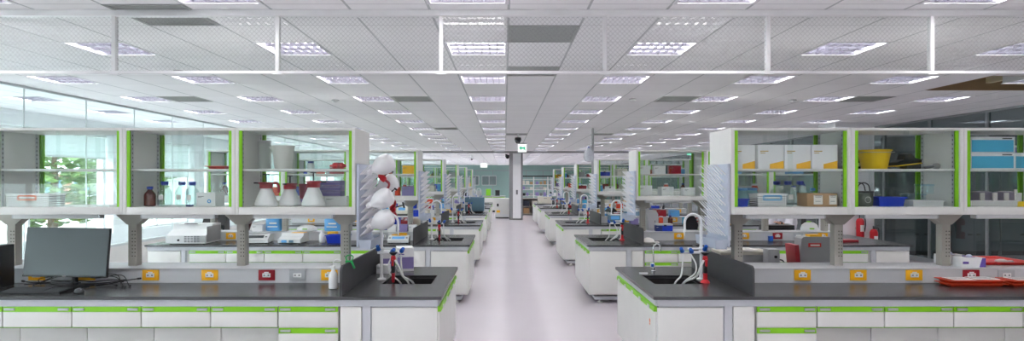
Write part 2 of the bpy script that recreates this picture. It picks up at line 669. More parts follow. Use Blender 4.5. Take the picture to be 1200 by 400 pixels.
r = thing('ceiling_vent', 'x', 'vent', group='ceiling vents')
v = MB(VENTM)
for a in (-1, 1):
    v.box(a * .299, a * .27, -.299, .299, -.006, .03)
    v.box(-.27, .27, a * .299, a * .27, -.006, .03)
obj('frame', v, r)
v = MB(VENTM)
for k in range(17):
    y = -.256 + .032 * k
    v.prism([(y - .012, .012), (y + .004, -.002), (y + .007, .0), (y - .009, .014)], 'x', -.27, .27)
obj('slat', v, r)
obj('backing', MB(VENTD).box(-.29, .29, -.29, .29, .05, .06), r)
index_children()
VL = ['grey slatted ceiling vent behind the glass smoke curtain, over the computer', 'grey slatted ceiling vent seen through the glass curtain, over the aisle',
      'grey slatted ceiling vent just below the glass curtain, over the aisle', 'grey slatted ceiling vent by the glass partition, outermost on the left',
      'grey slatted ceiling vent between lights, just left of the aisle', 'grey slatted ceiling vent between lights, just right of the aisle',
      'grey slatted ceiling vent before the open ceiling hatch, outermost on the right', 'far slatted ceiling vent over the aisle before the dome camera',
      'far slatted ceiling vent left of the aisle, deeper in the room', 'far slatted ceiling vent right of the aisle, deeper in the room']
for k, (vx, vy) in enumerate(VENTS):
    if k == 0:
        r.location = (vx + .3, vy + .3, ZC); r['label'] = VL[0]
    else:
        dup(r, (vx + .3, vy + .3, ZC), VL[k])

# glass smoke curtain hung across the room
sc_ = thing('smoke_curtain', 'wired glass smoke curtain hung from the ceiling across the whole room', 'smoke curtain', (0, 4.55, ZC))
obj('top_rail', MB(RAILW).box(XL + .06, XR - .06, -.03, .03, -.05, -.002, .003), sc_)
b = MB(RAILW); b.box(XL + .06, XR - .06, -.016, .016, -.485, -.465)
obj('bottom_rail', b, sc_)
hx = [-2.97 + 1.243 * k for k in range(-2, 10)]
gx = [XL + .07] + hx + [XR - .07]
for x in hx:
    h = MB(RAILW); h.box(x - .014, x + .014, -.02, .02, -.464, -.051)
    h.box(x - .035, x + .035, -.022, .022, -.492, -.476)
    obj('hanger', h, sc_)
for a, b in zip(gx, gx[1:]):
    obj('pane', MB(GLASSW).box(a + .016, b - .016, -.004, .004, -.462, -.052), sc_)

# small ceiling devices
dom = thing('smoke_detector', 'x', 'smoke detector', group='round ceiling detectors')
obj('body', MB(LGREY).lathe([(.05, 0), (.052, -.012), (.038, -.03), (.02, -.04)], (0, 0, -.001), 16), dom)
obj('base_ring', MB(MGREY).lathe([(.06, -.001), (.06, -.008)], seg=16), dom)
index_children()
for k, (x, y, l) in enumerate([(at(391, 9.5), 9.6, 'small round detector on the ceiling left of the aisle, behind the third cabinet'), (at(929, 9.6), 9.6, 'small round detector on the ceiling above the second row right of the aisle'),
                               (at(207, 7.0), 7.05, 'small round detector just behind the glass curtain over the left bench'), (at(740, 9.6), 9.5, 'small round detector between lights right of the aisle')]):
    if k == 0:
        dom.location = (x, y, ZC); dom['label'] = l
    else:
        dup(dom, (x, y, ZC), l)


def dome_camera(x, y, z, label, wall=False):
    r = thing('ceiling_camera', label, 'camera', (x, y, z))
    if not wall:
        obj('stem', MB(LGREY).tube([(0, 0, -.001), (0, 0, -.09)], .025, 10), r)
    else:
        obj('bracket', MB(BLACK).box(-.1, 0, -.02, .02, -.1, -.06), r)
    obj('housing', MB(BLACK).lathe([(.03, -.09), (.085, -.1), (.095, -.15), (.09, -.19)], seg=18), r)
    obj('dome', MB(mat('dome_black', srgb(16, 16, 20), .08)).lathe([(.08, -.191), (.072, -.225), (.05, -.255), (.02, -.27), (.004, -.273)], seg=18), r)


dome_camera(at(607, 16.6), 16.6, ZC, 'black dome camera under the ceiling before the middle pillar')
dome_camera(at(597, 26.6) - .09, 26.7, 2.98, 'small black dome camera on the pillar side facing the left', True)
sg = thing('exit_sign', 'white hanging exit sign with green running figure arrow before the pillar', 'sign', (at(612, 19), 19, ZC))
obj('rod', MB(LGREY).tube([(.0, 0, -.001), (0, 0, -.10)], .01, 8), sg)
p = MB(MGREY); p.box(-.155, .155, -.03, .03, -.13, -.1)
obj('top_housing', p, sg)
f = obj('sign_panel', MB(emit('exit_sign_white', (.95, 1, .97), .9)).box(-.14, .14, -.015, .015, -.39, -.131), sg)
GS = emit('exit_sign_green', (.01, .42, .22), 1.0)
a = MB(GS)
a.prism([(-.10, -.26), (-.03, -.19), (-.03, -.235), (.06, -.235), (.06, -.285), (-.03, -.285), (-.03, -.33)], 'y', -.018, -.0155)
a.lathe([(.003, -.001), (.016, -.0005)], (.08, -.0165, -.205), 10)
a.prism([(.05, -.225), (.10, -.225), (.09, -.28), (.115, -.34), (.095, -.34), (.075, -.295), (.05, -.34), (.035, -.33), (.06, -.28)], 'y', -.018, -.0155)
obj('arrow', a, f)
s2 = thing('exit_sign', 'small green exit sign far off above the second right rack', 'sign', (at(812, 24.5), 24.5, ZC))
obj('rod', MB(LGREY).tube([(-.1, 0, -.001), (-.1, 0, -.08)], .01, 8), s2)
obj('sign_panel', MB(emit('exit_sign_teal', (.25, .85, .6), .8)).box(-.24, .24, -.02, .02, -.25, -.081), s2)
s3 = thing('exit_sign', 'small white hanging sign far off left of the pillar', 'sign', (at(567, 34), 34, ZC))
obj('rod', MB(LGREY).tube([(0, 0, -.001), (0, 0, -.3)], .01, 8), s3)
obj('sign_panel', MB(emit('exit_sign_white', (.95, 1, .97), .9)).box(-.2, .2, -.02, .02, -.55, -.301), s3)
s4 = thing('ceiling_sprinkler', 'small dark ceiling sprinkler left of the pillar beyond the beam', 'sprinkler', (at(553, 30), 30, ZC))
obj('pipe', MB(LGREY).tube([(0, 0, -.001), (0, 0, -.2)], .03, 8), s4)
obj('head', MB(DARK).lathe([(.05, -.201), (.06, -.23), (.02, -.26)], seg=12), s4)

po = thing('service_pole', 'slim grey pole from floor to ceiling right of the aisle', 'pole', (at(694.5, 14.7), 14.7, 0))
obj('shaft', MB(GREY).tube([(0, 0, .012), (0, 0, ZC - .002)], .03, 12), po)
obj('foot_plate', MB(GREY).lathe([(.09, 0), (.09, .011)], seg=16), po)
obj('hook', MB(STEEL).tube(catmull([(-.031, 0, 2.6), (-.07, 0, 2.61), (-.1, -.03, 2.6), (-.1, -.05, 2.565)]), .007, 6), po)
bg = thing('plastic_bag', 'clear plastic bag hanging from the slim grey pole', 'bag', (at(690, 14.6), 14.6, 2.25))
bagm, _nt, _out = nt_new('clear_bag')
_t = _nt.nodes.new('ShaderNodeBsdfTransparent'); _t.inputs[0].default_value = (.92, .95, .98, 1)
_d = _nt.nodes.new('ShaderNodeBsdfPrincipled'); _d.inputs['Base Color'].default_value = (.85, .88, .92, 1); _d.inputs['Roughness'].default_value = .15
_n = _nt.nodes.new('ShaderNodeTexNoise'); _n.inputs['Scale'].default_value = 22
_m = _nt.nodes.new('ShaderNodeMixShader')
_nt.links.new(_n.outputs['Fac'], _m.inputs[0]); _nt.links.new(_t.outputs[0], _m.inputs[1]); _nt.links.new(_d.outputs[0], _m.inputs[2]); _nt.links.new(_m.outputs[0], _out.inputs[0])
b_ = MB(bagm)
b_.lathe([(.01, -.06), (.09, -.045), (.13, .04), (.12, .15), (.07, .24), (.022, .29), (.028, .32)], seg=14, sx=1, sy=.7)
obj('bag_body', b_, bg)
obj('tie', MB(BCAP).lathe([(.026, .285), (.03, .295), (.026, .305)], seg=10), bg)

# ------------------------------------------------------------------ lab benches, left (-1) and right (+1) of the aisle
YB, PITCH, NROW = 4.63, 3.72, 6
XA = {-1: -.49, 1: 1.155}
BL = 4.55
POSTS = {-1: (.955, 1.89, 2.87, 3.965), 1: (.955, 1.86, 2.83, 3.74)}
SPU = {-1: 4.04, 1: 3.84}
ZT = .83


def rect(s, u0, u1):
    return (s * u0, s * u1) if s > 0 else (s * u1, s * u0)


def make_bench(s):
    r = thing('lab_bench', 'x', 'lab bench', (XA[s], YB, 0))
    w = MB(BLACKTOP)
    hx0, hx1 = rect(s, .15, .58)
    x0, x1 = rect(s, 0, .779)
    w.slab_hole(x0, x1, 0, 1.61, hx0, hx1, .57, 1.05, ZT - .025, ZT)
    w.box(*rect(s, .7795, BL), 0, 1.61, ZT - .025, ZT)
    obj('worktop', w, r)
    b = MB(BASIN)
    b.open_box(hx0 - .004, hx1 + .004, .566, 1.054, .56, ZT - .026, .008, .02)
    b.lathe([(.03, .5685), (.03, .57)], (s * .36, .81, 0), 14)
    obj('sink_basin', b, r)
    d = MB(BLACKD)
    prof = [(.04, ZT + .001), (.04, ZT + .19), (.05, ZT + .215), (.075, ZT + .23), (1.53, ZT + .23), (1.555, ZT + .215), (1.565, ZT + .19), (1.565, ZT + .001)]
    d.prism(prof, 'x', s * .782, s * .80)
    obj('divider_panel', d, r)
    sp = MB(SPINE)
    sp.box(*rect(s, .803, SPU[s]), .622, .98, ZT + .001, ZT + .122)
    sp.box(*rect(s, .803, SPU[s]), .612, .99, ZT + .1225, ZT + .131, .002)
    obj('service_spine', sp, r)
    if s < 0:
        so = [(1.05, 'y'), (1.33, 'g'), (1.6, 'r'), (2.1, 'y'), (2.62, 'y'), (3.18, 'y'), (3.62, 'y')]
    else:
        so = [(.86, 'n'), (1.46, 'y'), (1.95, 'y'), (2.44, 'y'), (2.94, 'r'), (3.25, 'g'), (3.62, 'y')]
    for u, k in so:
        c = s * u
        if k == 'n':
            continue
        m = {'y': YELLOW, 'r': DRED, 'g': SOCKG}[k]
        p = MB(m)
        p.box(c - .072, c + .072, .611, .6215, ZT + .024, ZT + .116, .003)
        o = obj('socket_plate', p, r, label={'y': 'yellow socket plate', 'r': 'dark red socket plate', 'g': 'grey socket plate'}[k])
        q = MB(SOCKW)
        q.lathe([(.004, 0), (.026, 0), (.028, .006)], (0, 0, 0), 12) if 0 else None
        q.box(c - .036, c + .036, .606, .6105, ZT + .052, ZT + .088, .0022)
        q.use(MGREY)
        for a in (-.018, .018):
            q.box(c + a - .007, c + a + .007, .6052, .6058, ZT + .064, ZT + .076)
        obj('outlet', q, o)
        if k != 'g':
            q = MB(SOCKW)
            q.box(c - .02, c + .02, .606, .6105, ZT + .09, ZT + .1, .002)
            obj('flap', q, o)
    a = MB(APRON)
    a.box(*rect(s, .03, BL - .03), .02, .05, ZT - .08, ZT - .0255)
    a.box(*rect(s, .03, BL - .03), 1.56, 1.59, ZT - .08, ZT - .0255)
    a.box(*rect(s, .025, .05), .0505, 1.5595, ZT - .08, ZT - .0255)
    obj('apron', a, r)
    f = MB(APRON)
    for v in (.12, 1.45):
        f.box(*rect(s, .12, BL - .08), v, v + .05, .04, .09, .004)
    for u in (.12, 2.3, BL - .14):
        f.box(*rect(s, u, u + .05), .1705, 1.4495, .045, .085)
    obj('base_frame', f, r)
    for u in (.2, 2.2, BL - .2):
        for v in (.145, 1.475):
            ft = MB(PANEL)
            ft.lathe([(.045, .001), (.045, .012), (.016, .02), (.016, .04)], (s * u, v, 0), 14)
            obj('foot', ft, r)
    bk = MB(PANEL)
    bk.box(*rect(s, .80, BL - .03), 1.5, 1.52, .14, ZT - .09)
    bk.box(*rect(s, BL - .05, BL - .03), .03, 1.49, .14, ZT - .09)
    obj('back_panel', bk, r)
    for u in POSTS[s]:
        p = MB(POSTM, DARK)
        c = s * u
        p.box(c - .038, c + .038, .76, .84, ZT + .132, 1.34, .003)
        p.mi = 1
        for k in range(8):
            for dx in (-.012, .012):
                p.X = Matrix.Translation((c + dx + .012, .7598, 1.05 + .032 * k)) @ Matrix.Rotation(PI / 2, 4, 'X')
                p.lathe([(.0055, 0), (.0055, .0006)], seg=6)
        p.X = Matrix.Identity(4)
        po = obj('upright_post', p, r)
        q = MB(POSTM)
        q.prism([(c - .14, 1.433), (c + .14, 1.433), (c + .14, 1.418), (c + .045, 1.335), (c - .045, 1.335), (c - .14, 1.418)], 'y', .752, .848)
        obj('bracket', q, po)
    return r


def make_sink_cabinet(s):
    r = thing('sink_cabinet', 'x', 'cabinet', (XA[s], YB, 0))
    b = MB(PANEL)
    b.box(*rect(s, .03, .79), .05, 1.55, .125, .15)
    b.box(*rect(s, .775, .79), .05, 1.55, .1505, ZT - .085)
    b.box(*rect(s, .05, .79), 1.5, 1.52, .1505, ZT - .085)
    obj('body', b, r)
    obj('door', MB(PANEL).box(*rect(s, .035, .545), .018, .04, .145, ZT - .09, .003), r)
    obj('face_frame', MB(APRON).box(*rect(s, .05, .774), .0415, .0495, .151, ZT - .086), r)
    o = obj('corner_post', MB(APRON).box(*rect(s, .556, .618), .025, .0412, .125, ZT - .0805), r)
    obj('filler_panel', MB(PANEL).box(*rect(s, .626, .79), .018, .04, .145, ZT - .084, .002), r)
    e = obj('end_panel', MB(PANEL).box(*rect(s, .018, .034), .03, 1.585, .145, ZT - .125, .003), r)
    h = MB(GREEN)
    h.prism([(s * .034, ZT - .124), (s * .008, ZT - .124), (s * .014, ZT - .088), (s * .034, ZT - .084)], 'y', .035, 1.58)
    h = obj('handle_strip', h, r)
    for k in range(5):
        v = .16 + .31 * k
        obj('pull', MB(LGREY).box(*rect(s, .002, .0075), v, v + .07, ZT - .12, ZT - .098, .002), h)
    return r


def make_drawer_unit(u0, u1, kind):
    """hung drawer unit, local x centred; kind 1 = one drawer over a recessed door, 2 = stack of drawers"""
    w = (u1 - u0) / 2 - .003
    r = thing('drawer_unit', 'x', 'drawer unit')
    b = MB(PANEL)
    b.box(-w, w, .05, .58, .12 if kind == 2 else .592, ZT - .09)
    b.box(-w, w, .03, .05, .12 if kind == 2 else .592, ZT - .125) if kind == 2 else None
    obj('body', b, r)
    rows = [(.75, .59)] if kind == 1 else [(.75, .59), (.583, .425), (.418, .27), (.263, .125)]
    for zt, zb in rows:
        d = obj('drawer', MB(PANEL).box(-w + .002, w - .002, .018, .0485 if kind == 1 else .0295, zb, zt - .043, .002), r)
        h = MB(GREEN)
        h.prism([(.016, zt - .042), (.0295, zt - .042), (.0295, zt - .002), (.024, zt - .002)], 'x', -w + .002, w - .002)
        h = obj('handle_strip', h, d)
        for a in (-1, 1):
            c = a * (w - .058)
            obj('pull', MB(STEEL).box(c - .04, c + .04, .006, .0155, zt - .03, zt - .012, .002), h)
    if kind == 1:
        obj('green_edge', MB(GREEN_D).box(-w, w, .03, .05, .58, .5895), r)
        obj('lower_door', MB(PANEL).box(-w, w, .19, .21, .13, .579, .002), r)
        obj('lower_body', MB(PANEL).box(-w, w, .2105, .56, .125, .579), r)
    return r


CZ0 = 1.435          # underside of the reagent cabinets
CABB = {-1: [.80, 1.84, 2.81, 3.95], 1: [.80, 1.84, 2.81, 3.78]}


def make_cabinet(w):
    """reagent cabinet glazed on both faces; local origin: middle of the foot, y=0 at the front"""
    r = thing('reagent_cabinet', 'x', 'cabinet')
    h = w / 2 - .001
    D = .54
    for a in (-1, 1):
        p = MB(PANEL)
        p.box(a * h, a * (h - .03), 0, D, .001, .752, .002)
        obj('side_panel', p, r)
        st = MB(ALU, DARK)
        for y in (.07, .45):
            st.box(a * (h - .031), a * (h - .034), y, y + .025, .07, .73)
            st.mi = 1
            for k in range(16):
                st.box(a * (h - .0341), a * (h - .0345), y + .008, y + .017, .1 + .039 * k, .115 + .039 * k)
            st.mi = 0
        obj('shelf_standard', st, r)
    h -= .0305
    obj('bottom_panel', MB(PANEL).box(-h, h, 0, D, .001, .066, .003), r)
    obj('top_panel', MB(PANEL).box(-h, h, 0, D, .73, .752, .002), r)
    sh = obj('shelf', MB(PANEL).box(-h + .006, h - .006, .04, D - .04, .38, .398, .002), r)
    for f in (0, 1):
        for a in (-1, 1):
            y = (.012 if a < 0 else .022)
            if f:
                y = D - y
            x0, x1 = (-h + .001, .02) if a < 0 else (-.02, h - .001)
            g = obj('glass_door', MB(GLASS).box(x0, x1, y - .0025, y + .0025, .068, .729), r)
            xe = a * (h - .002)
            q = MB(GREEN)
            q.box(xe, xe - a * .026, y - .009, y + .004, .068, .728)
            q.use(GREEN_D)
            q.box(xe, xe - a * .012, y + .0045 if not f else y - .0095, y + .03 if not f else y - .03, .069, .727)
            obj('handle_strip', q, g)
    obj('lip', MB(DARK).box(-.004, .004, .008, .03, .0665, .0675), r)
    t = MB(LGREY)
    t.box(-h * .75, h * .62, .03, .10, -.036, 0, .004)
    t.use(ALU)
    t.box(-h * .75 - .012, -h * .75 - .0005, .032, .098, -.034, -.002); t.box(h * .62 + .0005, h * .62 + .012, .032, .098, -.034, -.002)
    obj('task_light', t, r)
    return r


def make_rack(s):
    """pegged drying board on the aisle end of the cabinets; local x=0 is its back face, pegs toward the aisle"""
    r = thing('drying_rack', 'x', 'drying rack')
    d = -s
    obj('board', MB(RACKM).box(0, d * .022, 0, .53, 0, .72, .005), r)
    t = MB(RACKM)
    x0, x1 = sorted((d * .0225, d * .13))
    t.open_box(x0, x1, -.01, .54, -.02, .06, .006, .008)
    obj('drip_tray', t, r)
    p = MB(WPLAST)
    p.tube([(0, 0, 0), (d * .010, 0, .010), (d * .085, 0, .085), (d * .092, 0, .092)], [.007, .006, .0045, .003], 6)
    me = p.mesh('peg')
    for k in range(9):
        for i in range(6):
            y = .045 + .08 * i + (.04 if k % 2 else 0)
            obj('peg', me, r, loc=(d * .023, y, .09 + .067 * k))
    return r


def make_faucet(s):
    """combined water and gas column of the wet end, local origin at its foot; n points to the sink (aisle side)"""
    r = thing('lab_faucet', 'x', 'faucet')
    n = -s
    p = MB(TAPW)
    p.lathe([(.04, .001), (.04, .012), (.018, .02), (.016, .05)], seg=16)
    p.tube([(0, 0, .05), (0, 0, .50)], .014, 12)
    obj('column', p, r)
    a = [(0, 0, .501)] + [(n * (.075 - .075 * math.cos(t)), 0, .52 + .075 * math.sin(t)) for t in [PI * k / 12 for k in range(13)]] + [(n * .15, 0, .45)]
    obj('gooseneck', MB(TAPW).tube(a, .012, 10), r)
    z = MB(TAPW)
    z.tube([(n * .15, 0, .4495), (n * .152, 0, .40)], [.009, .006], 8)
    obj('nozzle', z, r)
    c = MB(TAPW)
    c.tube([(n * -.03, -.03, .25), (n * .19, -.03, .25)], .013, 10)
    c.tube([(n * -.03, -.03, .285), (n * .13, -.03, .285)], .009, 8)
    c.lathe([(.02, .235), (.022, .25), (.022, .29), (.018, .30)], (0, 0, 0), 12)
    for k, (x, y) in enumerate(((.12, -.05), (.19, -.03))):
        c.tube([(n * x, y + .01, .25), (n * x, y - .05, .262)], .010, 8)
    obj('cross_arm', c, r)
    for k, (x, y, t) in enumerate(((.12, -.10, .27), (.20, -.09, .275), (-.02, -.045, .285))):
        h = MB(BLUE)
        h.X = Matrix.Translation((n * x, y, t)) @ Matrix.Rotation(n * (.7 if k < 2 else 0), 4, 'Y') @ Matrix.Rotation(.9, 4, 'X')
        h.lathe([(.013, -.014), (.021, -.01), (.021, .012), (.016, .026), (.016, .044), (.012, .048)], seg=10)
        obj('tap_handle', h, r)
    h = catmull([(n * .19, -.085, .24), (n * .195, -.09, .15), (n * .21, -.09, .05), (n * .25, -.085, .0), (n * .27, -.06, -.06)])
    obj('hose', MB(HOSE).tube(h, .008, 8), r)
    h = catmull([(n * .12, -.095, .235), (n * .09, -.13, .16), (n * .10, -.14, .08), (n * .17, -.10, .01), (n * .20, -.05, -.05)])
    obj('hose', MB(HOSE).tube(h, .007, 8), r)
    g = MB(BLACK)
    bx, by = (n * .02, -.17) if s > 0 else (n * .135, -.15)
    g.lathe([(.014, .085), (.017, .10), (.019, .16), (.016, .185), (.012, .19), (.012, .24), (.018, .243), (.036, .262), (.038, .268), (.02, .27)], (bx, by, 0), 14)
    g = obj('spray_gun', g, r)
    q = MB(REDM)
    q.lathe([(.018, .189), (.024, .20), (.022, .225), (.017, .239)], (bx, by, 0), 12)
    q.box(bx - .008, bx + .008, by - .045, by - .02, .15, .21, .004)
    obj('trigger', q, g)
    q = MB(REDM if s > 0 else DRED)
    q.lathe([(.04, .001), (.036, .016), (.02, .03), (.018, .084)] if s > 0 else [(.012, .001), (.014, .03), (.017, .084)], (bx, by, 0), 14)
    obj('holder', q, r)
    h = catmull([(bx + n * .02, by - .02, .20), (bx + n * .06, by - .05, .14), (bx + n * .09, by - .03, .06), (bx + n * .15, by + .06, .004), (bx + n * .17, by + .12, -.05)])
    obj('hose', MB(HOSE).tube(h, .009, 8), r)
    return r


def make_end_cabinet(s):
    r = thing('end_cabinet', 'x', 'cabinet', (XA[s], YB, 0))
    b = MB(PANEL)
    b.box(*rect(s, 3.96, 4.49), .05, 1.48, .125, .15)
    b.box(*rect(s, 3.96, 3.975), .05, 1.48, .1505, ZT - .085)
    obj('body', b, r)
    obj('face_frame', MB(APRON).box(*rect(s, 3.976, 4.485), .0415, .0495, .151, ZT - .086), r)
    obj('corner_post', MB(APRON).box(*rect(s, 3.985, 4.045), .025, .041, .125, ZT - .0805), r)
    obj('door', MB(PANEL).box(*rect(s, 4.055, 4.494), .018, .04, .145, ZT - .09, .003), r)
    return r


ENDC = {}
BENCH, SINKC, FAUC, RACK, DRW, CAB = {}, {}, {}, {}, {}, {}
UNITS = [(.805, 1.275, 2), (1.275, 1.80, 1), (1.80, 2.34, 1), (2.34, 2.88, 1), (2.88, 3.42, 1), (3.42, 3.94, 1)]
for s in (-1, 1):
    BENCH[s] = make_bench(s); SINKC[s] = make_sink_cabinet(s); FAUC[s] = make_faucet(s); RACK[s] = make_rack(s); ENDC[s] = make_end_cabinet(s)
for i, (a, b, k) in enumerate(UNITS):
    if (round(b - a, 2), k) not in DRW:
        DRW[(round(b - a, 2), k)] = make_drawer_unit(a, b, k)
for bb in CABB.values():
    for a, b in zip(bb, bb[1:]):
        if round(b - a, 2) not in CAB:
            CAB[round(b - a, 2)] = make_cabinet(b - a)
index_children()
used_proto = set()


def place(proto, loc, label, group=None, rz=None):
    if proto.name not in used_proto:
        used_proto.add(proto.name)
        proto.location = loc
        proto['label'] = label
        if rz is not None:
            proto.rotation_euler = (0, 0, rz)
        if group:
            proto['group'] = group
        return proto
    return dup(proto, loc, label, rz, group)


for k in range(NROW):
    y = YB + PITCH * k
    for s in (-1, 1):
        sd, rn = SIDE[s], ROWN[k]
        xa = XA[s]
        where = '%s %s bench' % (rn, sd)
        place(BENCH[s], (xa, y, 0), 'long lab bench with black top and wet end, %s one %s of the aisle' % (rn, sd), 'lab benches')
        place(SINKC[s], (xa, y, 0), 'white cabinet with green strip under the sink end of the %s' % where, 'sink end cabinets')
        place(ENDC[s], (xa, y, 0), 'plain white end cabinet at the outer end of the %s' % where, 'outer end cabinets')
        place(FAUC[s], (xa + s * .63, y + .80, ZT), 'white lab faucet with gooseneck and blue taps on the %s' % where, 'lab faucets')
        place(RACK[s], (xa + s * .794, y + .535, 1.157), 'pale pegged drying rack on the cabinet end over the %s' % where, 'drying racks')
        for i, (a, b, kd) in enumerate(UNITS):
            what = 'white stacked drawer unit with lime handle strips' if kd == 2 else 'white single drawer unit with lime handle strip'
            place(DRW[(round(b - a, 2), kd)], (xa + s * (a + b) / 2, y, 0), '%s, %s from the aisle, %s' % (what, ORD[i], where), 'drawer units')
        for i, (a, b) in enumerate(zip(CABB[s], CABB[s][1:])):
            if k == 0 and i == 3 and s > 0:
                pass
            place(CAB[round(b - a, 2)], (xa + s * (a + b) / 2, y + .53, CZ0), 'glass fronted shelf cabinet with lime handles, %s from aisle over the %s' % (ORD[i], where), 'reagent cabinets')

# small stickers on the nearest right bench
b = MB(mat('sticker_orange', srgb(236, 130, 70), .6))
b.X = Matrix.Translation((.0177, .20, .60)) @ Matrix.Rotation(-PI / 2, 4, 'Y')
b.lathe([(.02, -.0005), (.02, .0)], seg=5)
b.box(-.034, -.02, -.014, .014, -.0005, 0)
obj('sticker', b, SINKC[1], label='small orange sticker')

# ------------------------------------------------------------------ loose things: builders
CF, CS = CZ0 + .0665, CZ0 + .3985            # cabinet floor and cabinet shelf
SP = ZT + .1315                               # top of the service spine
BT = ZT + .0005                               # bench top


def carton(label, x, y, z, w, d, h, m=None, rz=0.0, band=None, mark=True, cat='box', name='carton_box', group=None, corner=None, mark_m=None):
    r = thing(name, label, cat, (x, y, z), rz, group)
    obj('body', MB(m or WCARD).box(-w / 2, w / 2, -d / 2, d / 2, .0005, h, .002), r)
    l = MB(m or WCARD)
    l.box(-w / 2, -.001, -d / 2, d / 2, h + .0002, h + .0022); l.box(.001, w / 2, -d / 2, d / 2, h + .0002, h + .0022)
    obj('lid_flap', l, r)
    if band:
        b = MB(band); b.box(-w / 2 + .002, w / 2 - .002, -d / 2 - .0012, -d / 2 - .0002, h * .12, h * .62)
        obj('printed_band', b, r)
    if corner:
        b = MB(corner); b.prism([(-w * .05, .002), (w / 2 - .001, .002), (w / 2 - .001, h * .34), (-w * .05, h * .2)], 'y', -d / 2 - .0012, -d / 2 - .0002)
        obj('printed_corner', b, r)
    if mark:
        b = MB(mark_m or MGREY)
        b.box(-w * .42, -w * .1, -d / 2 - .0012, -d / 2 - .0002, h * .72, h * .76)
        b.box(-w * .42, -w * .22, -d / 2 - .0012, -d / 2 - .0002, h * .65, h * .68)
        obj('printed_mark', b, r)
    return r


def bottle(label, x, y, z, rad, h, gm=None, cm=None, liquid=None, group=None):
    r = thing('reagent_bottle', label, 'bottle', (x, y, z), 0, group)
    q = rad
    pr = [(q * .8, .0008), (q, .008), (q, h * .56), (q * .93, h * .63), (q * .6, h * .74), (q * .42, h * .8), (q * .40, h * .87)]
    obj('glass_body', MB(gm or GLASSB).lathe(pr, seg=18), r)
    obj('cap', MB(cm or BCAP).lathe([(q * .52, h * .872), (q * .54, h * .885), (q * .54, h * .99), (q * .48, h)], seg=18), r)
    rg = MB(cm or BCAP); rg.lathe([(q * .46, h * .845), (q * .5, h * .85), (q * .5, h * .862), (q * .46, h * .868)], seg=18)
    obj('pour_ring', rg, r)
    if gm is None:
        obj('label_print', MB(PAPER).lathe([(q * 1.004, h * .30), (q * 1.004, h * .42)], seg=18, cap=False) if 0 else MB(PAPER).box(-q * .35, q * .35, -q - .003, -q - .001, h * .26, h * .46), r)
    return r


def bin_(label, x, y, z, w, d, h, m, tap=.02, rz=0.0, name='storage_bin', cat='bin', rim=True, group=None):
    r = thing(name, label, cat, (x, y, z), rz, group)
    obj('tub', MB(m).open_box(-w / 2, w / 2, -d / 2, d / 2, .0005, h, .005, tap), r)
    if rim:
        b = MB(m)
        for a in (-1, 1):
            b.box(a * (w / 2 + .001), a * (w / 2 + .01), -d / 2 - .01, d / 2 + .01, h - .012, h, .002)
            b.box(-w / 2 - .0005, w / 2 + .0005, a * (d / 2 + .001), a * (d / 2 + .01), h - .012, h, .002)
        obj('rim', b, r)
    return r


def basket(label, x, y, z, w, d, h, lab, lt=.02, rz=0.0):
    r = thing('perforated_basket', label, 'basket', (x, y, z), rz)
    obj('tub', MB(dotted('white_painted_holes', srgb(240, 240, 238), .0165, .3)).open_box(-w / 2, w / 2, -d / 2, d / 2, .0005, h, .003, .005), r)
    b = MB(WPLAST)
    for a in (-1, 1):
        b.box(a * (w / 2 + .001), a * (w / 2 + .006), -d / 2 - .006, d / 2 + .006, h - .01, h, .002)
        b.box(-w / 2 - .0005, w / 2 + .0005, a * (d / 2 + .001), a * (d / 2 + .006), h - .01, h, .002)
    obj('rim', b, r)
    b = MB(lab)
    n = 12
    o = [(.07 * math.cos(t) * 1.0, .018 * math.sin(t)) for t in [2 * PI * k / n for k in range(n)]]
    b.box(-.075, .075, -d / 2 - .005, -d / 2 - .001, h * .48, h * .58, .001); b.box(-.075, .075, -d / 2 - .005, -d / 2 - .001, h * .78, h * .88, .001)
    b.box(-.082, -.07, -d / 2 - .005, -d / 2 - .001, h * .5, h * .86, .001); b.box(.07, .082, -d / 2 - .005, -d / 2 - .001, h * .5, h * .86, .001)
    obj('handle_grip', b, r)
    return r


def sprayer(label, x, y, z, rad, h, rz=0.0, handle=True):
    r = thing('pump_sprayer', label, 'spray bottle', (x, y, z), rz)
    q = rad
    obj('tank', MB(WPLAST).lathe([(q * .9, .001), (q, .012), (q * .98, h * .10), (q * .8, h * .28), (q * .52, h * .50), (q * .47, h * .55)], seg=22), r)
    c = MB(DRED)
    c.lathe([(q * .52, h * .552), (q * .56, h * .56), (q * .56, h * .68), (q * .66, h * .70), (q * .66, h * .74), (q * .3, h * .75)], seg=20)
    hd = obj('pump_head', c, r)
    p = MB(BLACK); p.tube([(0, 0, h * .752), (0, 0, h * .97)], .006, 8); p.box(-.028, .028, -.012, .012, h * .97, h, .004)
    obj('plunger', p, hd)
    n = MB(BLACK); n.tube([(-q * .667, 0, h * .72), (-q * 1.1, 0, h * .72)], .007, 8)
    obj('nozzle', n, hd)
    if handle:
        a = catmull([(q * .672, 0, h * .72), (q * 1.0, 0, h * .70), (q * 1.12, 0, h * .58), (q * 1.1, 0, h * .42)])
        obj('handle', MB(DRED).tube(a, .013, 8), hd)
    return r


